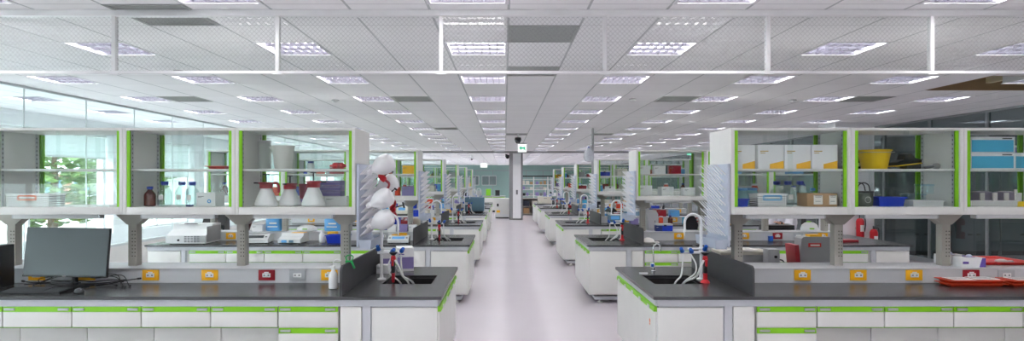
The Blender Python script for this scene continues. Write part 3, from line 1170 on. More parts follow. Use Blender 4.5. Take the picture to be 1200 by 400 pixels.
def outlined_instrument(name, label, cat, x, y, z, rz, w, d, h, m, parts, group=None):
    """bench instrument: sloped-front housing plus the listed parts"""
    r = thing(name, label, cat, (x, y, z), rz, group)
    b = MB(m)
    b.prism([(-d / 2, .012), (-d / 2, h * .45), (-d * .12, h * .72), (-d * .05, h), (d / 2, h), (d / 2, .012)], 'x', -w / 2, w / 2)
    obj('housing', b, r)
    f = MB(DARK)
    for a in (-1, 1):
        for c in (-1, 1):
            f.lathe([(.014, .0005), (.014, .0115)], (a * w * .42, c * d * .4, 0), 10)
    obj('foot', f, r)
    for nm, mm, (x0, x1, y0, y1, z0, z1) in parts:
        obj(nm, MB(mm).box(x0 * w, x1 * w, y0 * d, y1 * d, z0 * h, z1 * h, .002), r)
    return r


def balance(label, x, y, z, rz, w, d, h, top=None, disp=SCREEN):
    r = thing('lab_balance', label, 'balance', (x, y, z), rz)
    b = MB(LGREY)
    b.prism([(-d / 2, .012), (-d / 2, h * .30), (-d * .1, h * .62), (d / 2, h * .62), (d / 2, .012)], 'x', -w / 2, w / 2)
    obj('housing', b, r)
    p = MB(top or STEEL)
    p.box(-w * .36, w * .36, -d * .06, d * .42, h * .66, h * .72, .004); p.box(-.02, .02, d * .12, d * .2, h * .621, h * .66)
    obj('weighing_pan', p, r)
    s = MB(disp)
    s.X = Matrix.Translation((0, -d * .31, h * .45)) @ Matrix.Rotation(math.atan2(h * .32, d * .4), 4, 'X')
    s.box(-w * .30, w * .30, -d * .1, d * .12, .004, .007)
    obj('display', s, r)
    k = MB(MGREY)
    for a in (-.4, .4):
        k.X = Matrix.Translation((a * w, -d * .31, h * .45)) @ Matrix.Rotation(math.atan2(h * .32, d * .4), 4, 'X')
        k.box(-.012, .012, -.012, .012, .0045, .008)
    obj('key', k, r)
    f = MB(DARK)
    for a in (-1, 1):
        for c in (-1, 1):
            f.lathe([(.015, .0005), (.015, .0115)], (a * w * .42, c * d * .4, 0), 10)
    obj('foot', f, r)
    return r


def tray(label, x, y, z, w, d, m, tilt=0.0, rz=0.0, papers=0):
    r = thing('plastic_tray', label, 'tray', (x, y, z), rz)
    r.rotation_euler = (tilt, 0, rz)
    obj('tray_body', MB(m).open_box(-w / 2, w / 2, -d / 2, d / 2, .0005, .028, .006, .018), r)
    b = MB(m)
    for a in (-1, 1):
        b.box(a * (w / 2 + .0005), a * (w / 2 + .016), -d / 2 - .016, d / 2 + .016, .022, .028, .002)
        b.box(-w / 2, w / 2, a * (d / 2 + .0005), a * (d / 2 + .016), .022, .028, .002)
    obj('rim', b, r)
    return r


def sheet(label, x, y, z, w, d, rz, tilt=0.0, m=None):
    r = thing('paper_sheet', label, 'paper', (x, y, z), rz)
    r.rotation_euler = (tilt, 0, rz)
    obj('sheet', MB(m or PAPER).box(-w / 2, w / 2, -d / 2, d / 2, 0, .003), r)
    p = MB(MGREY)
    for k in range(5):
        p.box(-w * .4, w * (.38 - .1 * (k % 2)), d * (.3 - .14 * k), d * (.27 - .14 * k), .0031, .0035)
    obj('printed_mark', p, r)
    return r


def glove_box(label, x, y, z, rz):
    r = thing('glove_box', label, 'box', (x, y, z), rz)
    w, d, h = .21, .11, .085
    obj('body', MB(WCARD).box(-w / 2, w / 2, -d / 2, d / 2, .0005, h, .002), r)
    p = MB(PURPLE)
    p.prism([(w / 2 - .055, .002), (w / 2 - .001, .002), (w / 2 - .001, h - .002), (w / 2 - .03, h - .002)], 'y', -d / 2 - .0012, -d / 2 - .0002)
    p.box(-w * .44, -w * .2, -d / 2 - .0012, -d / 2 - .0002, h * .35, h * .6)
    p.box(w / 2 + .0002, w / 2 + .0012, -d / 2, d / 2, .002, h - .002)
    obj('printed_band', p, r)
    q = MB(LPURP)
    q.lathe([(.055, h + .0005), (.05, h + .002)], seg=16, sx=1, sy=.5)
    obj('opening_patch', q, r)
    g = MB(mat('glove_blue', srgb(210, 220, 240), .6))
    g.lathe([(.02, h + .0022), (.03, h + .012), (.018, h + .022), (.004, h + .026)], seg=9, sy=.6)
    obj('glove_tuft', g, r)
    return r


# ------------------------------------------------------------------ first bench, left: computer
pc = thing('computer_tower', 'black desktop computer tower standing at the frame edge on the nearest bench', 'computer', (at(-13, 5.0), 4.96, BT))
obj('case', MB(BLACK).box(-.10, .10, -.14, .18, .0, .355, .005), pc)
obj('front_bezel', MB(mat('bezel_black', srgb(20, 20, 22), .25)).box(-.096, .096, -.152, -.1405, .004, .35, .004), pc)
b = MB(DRED); b.box(.1005, .104, -.14, -.13, .01, .35)
obj('red_trim', b, pc, label='thin red edge trim')
b = MB(MGREY); b.box(.0, .07, -.1545, -.1525, .258, .264); b.box(-.06, .06, -.1545, -.1525, .30, .315)
obj('drive_slot', b, pc)

mo = thing('monitor', 'large black flat monitor switched off, tilted on the nearest left bench', 'monitor', (at(80, 5.02), 5.0, BT), -.03)
X = Matrix.Translation((0, 0, .30)) @ Matrix.Rotation(-.10, 4, 'X') @ Matrix.Rotation(.012, 4, 'Y')
b = MB(BLACK); b.X = X
b.box(-.358, .358, .0, .022, -.206, .206, .004)
b.box(-.2, .2, .0225, .05, -.13, .12, .01)
obj('back_case', b, mo)
b = MB(SCREEN); b.X = X; b.box(-.352, .352, -.003, -.0005, -.190, .202)
sco = obj('screen', b, mo)
b = MB(BLACK); b.X = X; b.box(-.358, .358, -.005, -.0005, -.206, -.1905, .001)
obj('bezel', b, mo)
b = MB(SOCKW); b.X = X; b.box(-.016, .016, -.0065, -.0055, -.2, -.196)
obj('logo', b, mo)
b = MB(BLACK); b.tube([(0, .10, .012), (0, .09, .15), (0, .06, .27)], .022, 10)
obj('stand_neck', b, mo)
b = MB(BLACK); b.lathe([(.13, .0), (.13, .008), (.12, .0115)], (0, .07, 0), 24, sy=.75)
obj('stand_base', b, mo)

kb = thing('keyboard', 'black full-size keyboard in front of the monitor', 'keyboard', (at(43, 4.80), 4.80, BT), .0)
b = MB(BLACK); b.prism([(-.075, .0), (.075, .0), (.075, .026), (-.075, .012)], 'x', -.24, .24)
obj('base', b, kb)
k = MB(mat('key_black', srgb(66, 68, 72), .5))
for rr in range(6):
    yy = -.064 + .0235 * rr
    zz = .0135 + (yy + .075) * .0935
    xx = -.232
    while xx < .225:
        ww = .0185 if not (rr == 0 and -.14 < xx < .0) else .13
        if not (.07 < xx < .085 or .14 < xx < .152):
            k.box(xx, xx + ww - .003, yy, yy + .0195, zz, zz + .006, 0)
        xx += ww
obj('key', k, kb)
ms = thing('computer_mouse', 'black computer mouse with glossy top at the right of the keyboard', 'mouse', (at(92, 4.78), 4.79, BT), .9)
b = MB(BLACK)
b.lathe([(.030, .0005), (.034, .006), (.033, .016), (.026, .028), (.014, .035), (.003, .037)], seg=18, sy=1.75)
obj('shell', b, ms)
b = MB(mat('mouse_gloss', srgb(120, 124, 128), .15)); b.lathe([(.013, .0365), (.012, .0385), (.004, .04)], (0, .0, 0), 12, sy=1.6)
obj('top_plate', b, ms)
b = MB(MGREY); b.tube([(-.004, -.04, .03), (.004, -.04, .03)], .006, 8)
obj('scroll_wheel', b, ms)
cz = BT + .014
for n, P in enumerate([[(-4.02, 5.12), (-3.95, 5.0), (-3.86, 4.96), (-3.7, 4.99), (-3.55, 5.0), (-3.4, 5.12), (-3.3, 5.06)],
                       [(-4.04, 5.02), (-3.9, 5.1), (-3.8, 5.02), (-3.62, 4.95), (-3.48, 5.04), (-3.38, 4.97), (-3.32, 5.16)],
                       [(-3.92, 5.16), (-3.78, 5.12), (-3.66, 5.15), (-3.52, 5.09), (-3.42, 5.18), (-3.3, 5.17)],
                       [(-3.42, 4.86), (-3.38, 4.92), (-3.3, 4.99), (-3.24, 5.07), (-3.18, 5.17)],
                       [(-3.48, 4.90), (-3.6, 4.93), (-3.75, 4.93), (-3.9, 4.92), (-4.0, 4.97)]]):
    r = thing('cable', ['black cable looping from the tower under the monitor', 'black cable wriggling behind the keyboard', 'black cable lying along the spine behind the monitor',
                        'black mouse cable running back to the wall socket', 'black keyboard cable lying behind the keys'][n], 'cable', (0, 0, 0), group='tangled cables under the monitor')
    pts = catmull([(x, y, cz + .012 * n) for i, (x, y) in enumerate(P)])
    obj('sheath', MB(CABLE).tube(pts, .0048, 6), r)
    e = Vector(pts[-1]); d = (Vector(pts[-1]) - Vector(pts[-2])).normalized()
    obj('plug', MB(CABLE).tube([e + d * .0005, e + d * .03], .009, 8), r)

random.seed(21)
for n in range(3):
    xs = [-4.0 + .13 * i + random.uniform(-.04, .04) for i in range(7)]
    P = [(x, random.uniform(5.15, 5.2) if -3.86 < x < -3.48 else random.uniform(5.0, 5.2)) for x in xs]
    r = thing('cable', 'thin black cable tangled with others under the monitor', 'cable', (0, 0, 0), group='thin tangled cables')
    pts = catmull([(x, y, BT + .071 + .008 * n) if 0 < i < 6 else (x, y, BT + .006) for i, (x, y) in enumerate(P)])
    pts = [(p[0], p[1], max(p[2], BT + .0055)) for p in pts]
    obj('sheath', MB(CABLE).tube(pts, .0035, 6), r)
    e = Vector(pts[-1]); d = (Vector(pts[-1]) - Vector(pts[-2])); d.z = 0; d.normalize()
    obj('plug', MB(CABLE).tube([e + d * .0005 + Vector((0, 0, .003)), e + d * .03 + Vector((0, 0, .003))], .0075, 8), r)
random.seed(7)

# white spray bottle and green clip at the divider
r = thing('wash_bottle', 'white squeeze wash bottle with bent spout beside the left divider panel', 'bottle', (at(390, 4.96), 4.97, BT))
obj('body', MB(WPLAST).lathe([(.03, .001), (.036, .006), (.036, .10), (.03, .13), (.016, .15), (.014, .165)], seg=18), r)
obj('cap', MB(WPLAST).lathe([(.018, .1655), (.019, .17), (.019, .19), (.01, .195)], seg=16), r)
obj('spout', MB(WPLAST).tube(catmull([(0, 0, .1955), (.003, 0, .225), (.03, 0, .245), (.065, 0, .235)]), [.004] * 19, 8), r)
r = thing('plastic_clip', 'small green plastic clip gripping the top of the left divider panel', 'clip', (XA[-1] - .791, 4.92, ZT + .231))
b = MB(mat('clip_green', srgb(24, 150, 74), .4))
b.box(-.03, .03, -.012, .012, .0, .012, .002); b.prism([(-.03, .0), (-.014, .0), (-.014, -.055), (-.022, -.055)], 'y', -.012, .012); b.prism([(.014, .0), (.03, .0), (.05, -.05), (.038, -.055)], 'y', -.012, .012)
obj('jaw', b, r)
obj('finger_grip', MB(mat('clip_green', (0, 0, 0))).tube(catmull([(-.02, 0, .0125), (-.03, .01, .04), (0, .02, .055), (.03, .01, .04), (.02, 0, .0125)]), .005, 6), r)
carton('white carton with purple print standing behind the nearest left sink', at(474, 6.0), 6.02, BT, .16, .22, .23, WCARD, .25, LPURP, True, mark_m=PURPLE)
carton('narrow white carton with violet front behind the nearest left sink, next to divider', at(455, 6.05), 6.02, BT, .11, .16, .20, WCARD, .1, LPURP, False)
carton('low white carton lying in front of the purple printed cartons, nearest left bench', at(449, 5.8), 5.82, BT, .12, .10, .08, WCARD, .0, None, True)

# left drying rack: bottles and pump heads hung to dry
rx = XA[-1] - .794 + .023


def hang_bottle(label, y, z, ln, rad):
    r = thing('drying_bottle', label, 'bottle', (rx + .05, y, z))
    r.rotation_euler = (0, PI / 2 - .46, 0)
    obj('shell', MB(WPLAST).lathe([(.020, .0), (.024, .004), (.024, .045), (.034, .058), (rad * .68, ln * .34), (rad * .9, ln * .46), (rad, ln * .6), (rad * .99, ln * .74), (rad * .9, ln * .86), (rad * .7, ln * .945), (rad * .4, ln * .985), (.004, ln)], seg=24), r)
    obj('neck_ring', MB(WPLAST).lathe([(.0245, .028), (.029, .03), (.029, .036), (.0245, .038)], seg=18), r)
    return r


hang_bottle('white cone bottle drying highest on the left rack', 5.28, 1.80, .255, .088)
hang_bottle('white cone bottle drying behind others, second highest on the left rack', 5.5, 1.63, .25, .084)
hang_bottle('white cone bottle drying in the middle front of the left rack', 5.24, 1.50, .255, .088)
hang_bottle('white cone bottle drying lowest on the left rack, over the drip tray', 5.26, 1.315, .255, .088)


def pump_head(label, x, y, z, rot, green=False):
    r = thing('spray_pump', label, 'spray pump', (x, y, z))
    r.rotation_euler = rot
    obj('collar', MB(REDM).lathe([(.03, .0), (.042, .006), (.042, .035), (.03, .045), (.012, .05)], seg=16), r)
    obj('handle', MB(DRED).tube(catmull([(.04, 0, .03), (.08, 0, .035), (.105, 0, .0), (.10, 0, -.05)]), .011, 8), r)
    p = MB(BLACK); p.tube([(0, 0, .0505), (0, 0, .12)], .006, 8); p.box(-.028, .028, -.01, .01, .1205, .135, .003)
    obj('plunger', p, r)


pump_head('red pump head with black plunger hung between upper drying bottles', -1.115, 5.36, 1.745, (.1, .9, 0))
pump_head('red pump head with black lever hung behind the middle drying bottle', -1.09, 5.46, 1.565, (.2, .7, .3))
pump_head('red pump head hung lowest, between the middle and lowest drying bottles', -1.06, 5.52, 1.47, (-.2, 1.3, .1))

# ------------------------------------------------------------------ first cabinets, left
basket('white perforated basket with orange grip in the outermost left cabinet', at(36, 5.32) + .04, 5.33, CF, .38, .2, .115, mat('grip_orange', srgb(226, 110, 50), .5))
bottle('amber bottle with blue cap in the second left cabinet', at(178, 5.36), 5.33, CF, .048, .178, BROWNB)
bottle('clear glass bottle with blue cap beside the amber bottle', at(194.5, 5.4), 5.38, CF, .058, .222)
bottle('clear glass bottle with blue cap, middle of the second left cabinet', at(212, 5.44), 5.46, CF, .057, .22)
bottle('clear glass bottle with blue cap standing against the white carton', at(227.5, 5.4), 5.37, CF, .055, .22)
r = carton('white carton with round blue emblem in the second left cabinet', at(247, 5.42), 5.42, CF, .17, .18, .12, WCARD, 0, None, True)
q = MB(BAGBLUE); q.X = Matrix.Translation((.03, -.0905, .045)) @ Matrix.Rotation(PI / 2, 4, 'X'); q.lathe([(.018, .0002), (.018, .0015)], seg=16)
q.use(PAPER); q.lathe([(.007, .0016), (.007, .002)], seg=12)
obj('round_emblem', q, r)
carton('small dark blue box lying before the clear bottles', at(223, 5.26), 5.25, CF, .05, .04, .016, mat('navy_card', srgb(40, 44, 110), .5), 0, None, False)
tray('flat red plastic tray lying on the shelf of the second left cabinet', at(257, 5.36), 5.4, CS, .16, .2, TRAYRED)
sprayer('white pump sprayer with curved red handle, third left cabinet, end of three', at(312, 5.34), 5.34, CF, .1, .29)
sprayer('white pump sprayer with red head, middle of the three', at(339, 5.42), 5.44, CF, .1, .275, 1.4, False)
sprayer('white pump sprayer with red head, third of three, near the purple boxes', at(367, 5.32), 5.33, CF, .104, .305, PI, False)
r = thing('measuring_cup', 'translucent pink cup with purple foot standing between two sprayers', 'cup', (at(353.5, 5.56), 5.6, CF))
obj('cup_body', MB(mat('pink_clear', srgb(206, 96, 124), .25, trans=.35)).lathe([(.026, .06), (.03, .075), (.042, .19), (.045, .2), (.04, .199), (.028, .08)], seg=18), r)
obj('cup_foot', MB(LPURP).lathe([(.03, .001), (.033, .02), (.028, .058)], seg=18), r)
carton('flat white carton under the purple boxes in the third left cabinet', at(396, 5.52), 5.53, CF, .2, .18, .085, WCARD, 0, None, True)
for k in range(3):
    r = carton(['lowest violet tube box stacked on the flat white carton', 'middle violet tube box on the flat white carton', 'topmost violet tube box over the flat white carton'][k],
               at(389, 5.52), 5.52, CF + .0875 + .048 * k, .2, .16, .044, LPURP, 0, None, False, group='violet tube boxes')
    b = MB(PURPLE); b.box(-.1, .1, -.0815, -.0802, .012, .022)
    obj('printed_band', b, r)
r = thing('white_bucket', 'white tapered container with spout on the shelf above the sprayers', 'container', (at(332, 5.42), 5.42, CS))
obj('shell', MB(mat('frosted_white', srgb(232, 232, 226), .4)).lathe([(.07, .0008), (.075, .006), (.098, .20), (.105, .212), (.102, .213), (.094, .2), (.07, .01)], seg=24), r)
obj('spout', MB(WPLAST).prism([(-.097, .17), (-.125, .2), (-.125, .21), (-.098, .205)], 'y', -.02, .02), r)
r = thing('storage_canister', 'tall pale canister at the back of the third left cabinet shelf', 'canister', (at(309, 5.5), 5.53, CS))
obj('body', MB(mat('frosted_pale', srgb(214, 222, 216), .3)).lathe([(.052, .001), (.055, .01), (.055, .24), (.05, .245)], seg=20), r)
obj('lid', MB(LGREY).lathe([(.058, .2455), (.058, .265), (.05, .268)], seg=20), r)
r = thing('spray_pump', 'red pump head lying on the shelf beside the green handle', 'spray pump', (at(397, 5.34), 5.36, CS + .03))
r.rotation_euler = (0, PI / 2, 0)
obj('collar', MB(REDM).lathe([(.02, -.06), (.029, -.05), (.029, .03), (.016, .045), (.01, .06)], seg=16), r)
obj('nozzle', MB(REDM).tube([(0, 0, -.0605), (0, 0, -.085)], .009, 8), r)
obj('rest_ring', MB(DRED).lathe([(.0293, -.01), (.0295, 0), (.0293, .01)], seg=16), r)

# ------------------------------------------------------------------ first cabinets, right
for k, px in enumerate((864, 896, 926.5, 957.5)):
    carton(['white carton with yellow corner, closest to the cabinet end wall', 'white carton with yellow corner, second along the shelf', 'white carton with yellow corner, third along the shelf',
            'white carton with yellow corner, farthest from the aisle'][k], at(px, 5.36) + (.018 if k == 0 else 0), 5.36 + (.03 if k == 0 else 0), CS, .225 if k else .2, .26, .21, WCARD, 0, None, True, corner=YCARD, mark_m=mat('ochre_print', srgb(190, 160, 70), .6), group='white cartons with yellow corners')
r = sheet('white folded leaflet leaning at the end of the yellow-cornered cartons', at(976, 5.5), 5.52, CS + .04, .03, .08, 0, -1.35)
bin_('small dark blue bin at the end of the first right cabinet', at(867.5, 5.28), 5.3, CF, .12, .1, .07, BINBLUE, .006)
basket('white perforated basket with blue grip in the first right cabinet', at(901.5, 5.28), 5.31, CF, .26, .18, .115, mat('grip_blue', srgb(60, 160, 210), .5))
for k, (px, d, h) in enumerate(((870, 5.55, .16), (882, 5.6, .16))):
    r = thing('plastic_jar', ['pale teal jar behind the dark blue bin', 'pale blue jar behind the perforated basket'][k], 'jar', (at(px, d), d + .02, CF))
    obj('jar_body', MB(mat('jar_teal', srgb(150, 200, 206), .25)).lathe([(.05, .001), (.053, .01), (.053, h * .8), (.046, h * .86)], seg=18), r)
    obj('lid', MB(BAGBLUE).lathe([(.05, h * .861), (.05, h), (.04, h + .003)], seg=18), r)
for k, (px, d) in enumerate(((911.5, 5.52), (924.5, 5.42), (939, 5.54))):
    bottle(['clear bottle with blue cap behind the perforated basket', 'clear bottle with blue cap right of the perforated basket', 'clear bottle with blue cap behind the brown cartons'][k], at(px, d), d + .02, CF, .057, .225)
bottle('small bottle with pale blue cap behind the brown cartons', at(953, 5.56), 5.57, CF, .04, .16, None, BAGBLUE)
for k, (px, w) in enumerate(((948, .145), (965.5, .12))):
    r = carton(['wider brown carton with white label in the first right cabinet', 'narrower brown carton with white label, far end of the first right cabinet'][k], at(px, 5.36), 5.34, CF, w, .18, .115, CARTON, 0, None, False)
    b = MB(PAPER); b.box(-w * .1, w * .44, -.092, -.0905, .02, .1); b.use(MGREY)
    b.box(-.0 * w, w * .36, -.0928, -.0921, .082, .086); b.box(0, w * .3, -.0928, -.0921, .045, .049); b.box(-.05 * w, w * .40, -.0928, -.0921, .092, .098)
    obj('paper_label', b, r)
bk = thing('yellow_bucket', 'bright yellow tapered bucket on the shelf of the second right cabinet', 'bucket', (at(1024.5, 5.4), 5.4, CS))
obj('pail', MB(BUCKETY).lathe([(.098, .0008), (.102, .006), (.132, .162), (.141, .166), (.141, .174), (.130, .174), (.1, .012)], seg=28), bk)
obj('bail', MB(STEEL).tube(catmull([(-.142, 0, .15), (-.12, -.1, .15), (0, -.148, .148), (.12, -.1, .15), (.142, 0, .15)]), .003, 6), bk)
r = thing('folder_stand', 'dark slim file holder behind the yellow bucket', 'file holder', (at(1003, 5.6), 5.6, CS))
obj('holder', MB(BLACK).prism([(-.045, .001), (.045, .001), (.045, .2), (.02, .2), (-.045, .12)], 'x', -.02, .02), r)
obj('label_plate', MB(PAPER).box(-.012, .012, -.048, -.0455, .03, .06), r)
r = thing('floor_brush', 'black hand brush with yellow edge lying on the second right shelf', 'brush', (at(1061, 5.36), 5.36, CS), .12)
b = MB(BUCKETY); b.prism([(-.13, .022), (.12, .05), (.12, .058), (-.13, .03)], 'y', -.05, .05)
obj('edge_plate', b, r)
b = MB(BLACK); b.prism([(-.12, .032), (.12, .0585), (.125, .085), (.06, .10), (.02, .14), (-.03, .135), (-.05, .085), (-.12, .06)], 'y', -.045, .045)
obj('body', b, r)
b = MB(FABRIC); b.prism([(-.02, .001), (.12, .001), (.118, .0495), (-.02, .034)], 'y', -.04, .04)
obj('bristle', b, r)
r = thing('hand_tool', 'small grey metal hand tool lying beside the black brush', 'tool', (at(1093, 5.36), 5.36, CS))
obj('head', MB(GREY).lathe([(.02, -.02), (.026, -.01), (.026, .02), (.016, .03)], (0, 0, .0), 14).use(GREY), r, loc=(.03, 0, .028), rot=(0, PI / 2, 0))
obj('grip', MB(MGREY).tube([(-.07, .01, .014), (-.02, .005, .02), (.009, 0, .026)], [.012, .013, .01], 10), r)
r = thing('wire_bag', 'dark green mesh basket with black carrying loops in the second right cabinet', 'basket', (at(1010, 5.36), 5.36, CF))
obj('mesh_body', MB(mat('mesh_green', srgb(84, 94, 84), .6, var=.35, scale=60)).lathe([(.075, .001), (.085, .01), (.09, .12), (.086, .122), (.08, .02)], seg=20), r)
obj('rim', MB(BLACK).lathe([(.087, .1225), (.094, .123), (.094, .135), (.086, .136)], seg=20), r)
for a in (-.03, .04):
    obj('carry_loop', MB(BLACK).tube(catmull([(-.06, a, .1365), (-.045, a, .19), (.0, a, .21), (.04, a, .19), (.055, a, .1365)]), .005, 6), r)
e = MB(PAPER)
e.X = Matrix.Translation((0, -.0905, .06)) @ Matrix.Rotation(PI / 2, 4, 'X')
e.lathe([(.024, .0), (.027, .0005)], seg=18, cap=False)
obj('printed_mark', e, r)
bin_('blue plastic bin on the floor of the second right cabinet', at(1039, 5.36), 5.37, CF, .235, .18, .085, BINBLUE, .012)
bin_('wide white slotted rack under the clear boxes, second right cabinet', at(1080, 5.34), 5.36, CF, .27, .22, .055, LGREY, .004, name='tube_rack', cat='rack')
for k, (px, w, h, z) in enumerate(((1070, .2, .055, .0565), (1083, .15, .085, .1135))):
    r = thing('clear_container', ['flat clear plastic container resting on the white slotted rack', 'round clear plastic container topmost on the clear stack'][k], 'container', (at(px, 5.37), 5.37, CF + z))
    obj('container_body', MB(CLEARP).lathe([(w * .46, .0005), (w * .5, .004), (w * .5, h * .8)], seg=20, sy=.9), r)
    obj('lid', MB(glass('clear_lid_blue', (.72, .85, .95), .9, ior=1.6)).lathe([(w * .53, h * .801), (w * .53, h * .95), (w * .5, h)], seg=20, sy=.9), r)
for k in range(2):
    r = carton(['lower sky blue carton with white frame, third right cabinet', 'upper sky blue carton with white frame, third right cabinet'][k], at(1151, 5.36), 5.38, CS + .142 * k, .385, .28, .138, WCARD, 0, None, False, group='sky blue cartons')
    b = MB(SKYBLUE); b.box(-.188, .178, -.1425, -.1405, .008, .112)
    obj('blue_panel', b, r)
    b = MB(DARK); b.box(.08, .165, -.1425, -.1405, .12, .129)
    obj('printed_mark', b, r)
r = carton('smaller sky blue carton beside the stacked pair, third right cabinet', at(1192, 5.42), 5.44, CS, .18, .2, .145, WCARD, 0, None, False)
b = MB(SKYBLUE); b.box(-.08, .085, -.1025, -.1005, .01, .115)
obj('blue_panel', b, r)
b = MB(LPURP); b.lathe([(.03, .148), (.03, .19), (.026, .2)], (-.02, 0, 0), 14)
r2 = thing('small_jar', 'small violet jar on the smaller sky blue carton', 'jar', (at(1187, 5.42), 5.43, CS + .148))
obj('jar_body', MB(LPURP).lathe([(.03, .001), (.032, .006), (.032, .05)], seg=16), r2)
obj('lid', MB(WPLAST).lathe([(.033, .0505), (.033, .066), (.028, .068)], seg=16), r2)
b = MB(dotted('white_painted_holes', (1, 1, 1), .0165, .3))
r = thing('perforated_basket', 'long low white perforated rack at the front of the third right cabinet', 'basket', (at(1158, 5.26), 5.285, CF))
obj('tub', MB(MATS['white_painted_holes']).open_box(-.24, .24, -.05, .05, .0005, .05, .003, .002), r)
obj('rim', MB(WPLAST).box(-.243, .243, -.056, -.051, .046, .054, .001), r)
for k, (px, w) in enumerate(((1152, .2), (1180, .2))):
    r = thing('plastic_pouch', ['grey violet pouch behind the low white rack', 'grey violet pouch, farther from the aisle behind the low white rack'][k], 'pouch', (at(px, 5.45), 5.47, CF))
    obj('pouch_body', MB(mat('pouch_violet_grey', srgb(146, 138, 158), .4, var=.15, scale=14)).lathe([(.09, .001), (.1, .01), (.1, .10), (.092, .125), (.03, .135)], seg=18, sy=.7), r)
    for a in (-.075, .04):
        obj('paper_label', MB(PAPER).box(a, a + .04, -.085, -.0725, .02, .12, .001), r)
r = thing('yellow_holder', 'small yellow holder at the frame edge in the third right cabinet', 'holder', (at(1196, 5.26), 5.29, CF))
obj('holder_body', MB(BUCKETY).open_box(-.05, .05, -.045, .045, .0005, .045, .004, .004), r)
obj('pen', MB(PAPER).tube([(-.01, 0, .006), (.0, .02, .15)], .012, 8), r)

# ------------------------------------------------------------------ first bench, right: spine and back half
glove_box('white glove box with purple end at the post on the spine', at(1117, 5.5), 5.548, SP, .0)
glove_box('white glove box overlapping the first one, in front of the red tray', at(1137, 5.33), 5.345, SP, -.03)
tray('red plastic tray lying across the spine at the frame edge', at(1178, 5.6) - .13, 5.63, SP + .002, .5, .44, TRAYRED, .0, .0)
r = thing('tissue', 'crumpled white tissue lying in the red tray', 'tissue', (at(1180, 5.5), 5.56, SP + .009))
obj('crumple', MB(PAPER).lathe([(.02, .0), (.045, .008), (.04, .02), (.018, .03)], seg=7, sx=1.3), r)
obj('fold', MB(PAPER).lathe([(.012, .0), (.03, .006), (.02, .018)], (.075, -.01, 0), 6), r)
# trays leaning on the spine front
TT = .0
for k, px in enumerate((1140, 1213)):
    x = at(px, 5.1)
    tray(['lower orange tray under the paper-filled tray by the right spine', 'lower orange tray under the tray at the frame edge'][k], x, 5.125, BT, .46, .16, ORANGE)
    tray(['orange tray with papers stacked by the right spine', 'orange tray at the frame edge, beside the paper-filled tray'][k], x, 5.125, BT + .0285, .46, .16, ORANGE, TT, 0)
    for j in range(2):
        sheet(['printed sheet lying in the orange tray, %s half' % ('inner', 'outer')[j], 'printed sheet in the orange tray at the frame edge, %s half' % ('inner', 'outer')[j]][k], x - .1 + .2 * j, 5.125, BT + .0575 + .004 * j, .19, .15, .04 - .07 * j, TT)
r = thing('analysis_instrument', 'upright grey instrument with red and white label behind the right spine', 'instrument', (at(954, 5.92), 5.95, BT), -.03)
b = MB(GREY); b.prism([(-.16, .012), (.165, .012), (.15, .33), (.13, .345), (-.12, .345), (-.14, .33)], 'y', -.07, .08)
obj('housing', b, r)
b = MB(TRAYRED); b.box(-.075, .05, -.0725, -.0705, .245, .285, .002); b.use(PAPER); b.box(-.055, .035, -.0735, -.0727, .256, .272)
obj('warning_label', b, r)
obj('foot', MB(DARK).box(-.13, .13, -.06, .07, .0, .0115), r)
b = MB(YELLOW); b.box(-.05, .07, -.05, .05, .3455, .365, .004)
obj('top_knob', b, r)
r = thing('safety_folder', 'dark red folder leaning on the upright grey instrument', 'folder', (at(932, 5.9), 5.92, BT + .003))
r.rotation_euler = (0, -.09, 0)
obj('cover', MB(DRED).box(-.022, .02, -.1, .1, .0, .27, .002), r)
obj('label_plate', MB(PAPER).box(-.012, .012, -.1025, -.1005, .03, .09), r)
r = thing('lab_instrument', 'wide beige instrument under paper behind the right divider', 'instrument', (at(872, 5.95), 5.98, BT))
b = MB(GREY); b.box(-.26, .22, -.12, .14, .012, .17, .004)
obj('housing', b, r)
b = MB(BEIGE); b.box(-.27, .23, -.13, .15, .1705, .205, .006)
obj('lid', b, r)
obj('foot', MB(DARK).box(-.24, .2, -.1, .12, .0, .0115), r)
for k in range(3):
    sheet(['lowest white sheet on the wide beige instrument', 'middle white sheet on the wide beige instrument', 'topmost white sheet on the wide beige instrument'][k], at(862, 5.95) + .02 * k, 5.96, BT + .2055 + .006 * k, .3, .2, .1 * k - .1, 0)
r = thing('control_box', 'small grey control box with knob and power cable beside the beige instrument', 'control box', (at(905.5, 5.75), 5.78, BT))
b = MB(GREY); b.box(-.055, .055, -.06, .06, .001, .24, .004)
obj('housing', b, r)
b = MB(DARK)
b.X = Matrix.Translation((.015, -.061, .17)) @ Matrix.Rotation(PI / 2, 4, 'X'); b.lathe([(.014, 0), (.012, .012)], seg=12)
obj('knob', b, r)
obj('power_cable', MB(CABLE).tube(catmull([(.056, -.03, .14), (.09, -.05, .13), (.115, -.06, .07), (.12, -.06, .01)]), .006, 6), r)

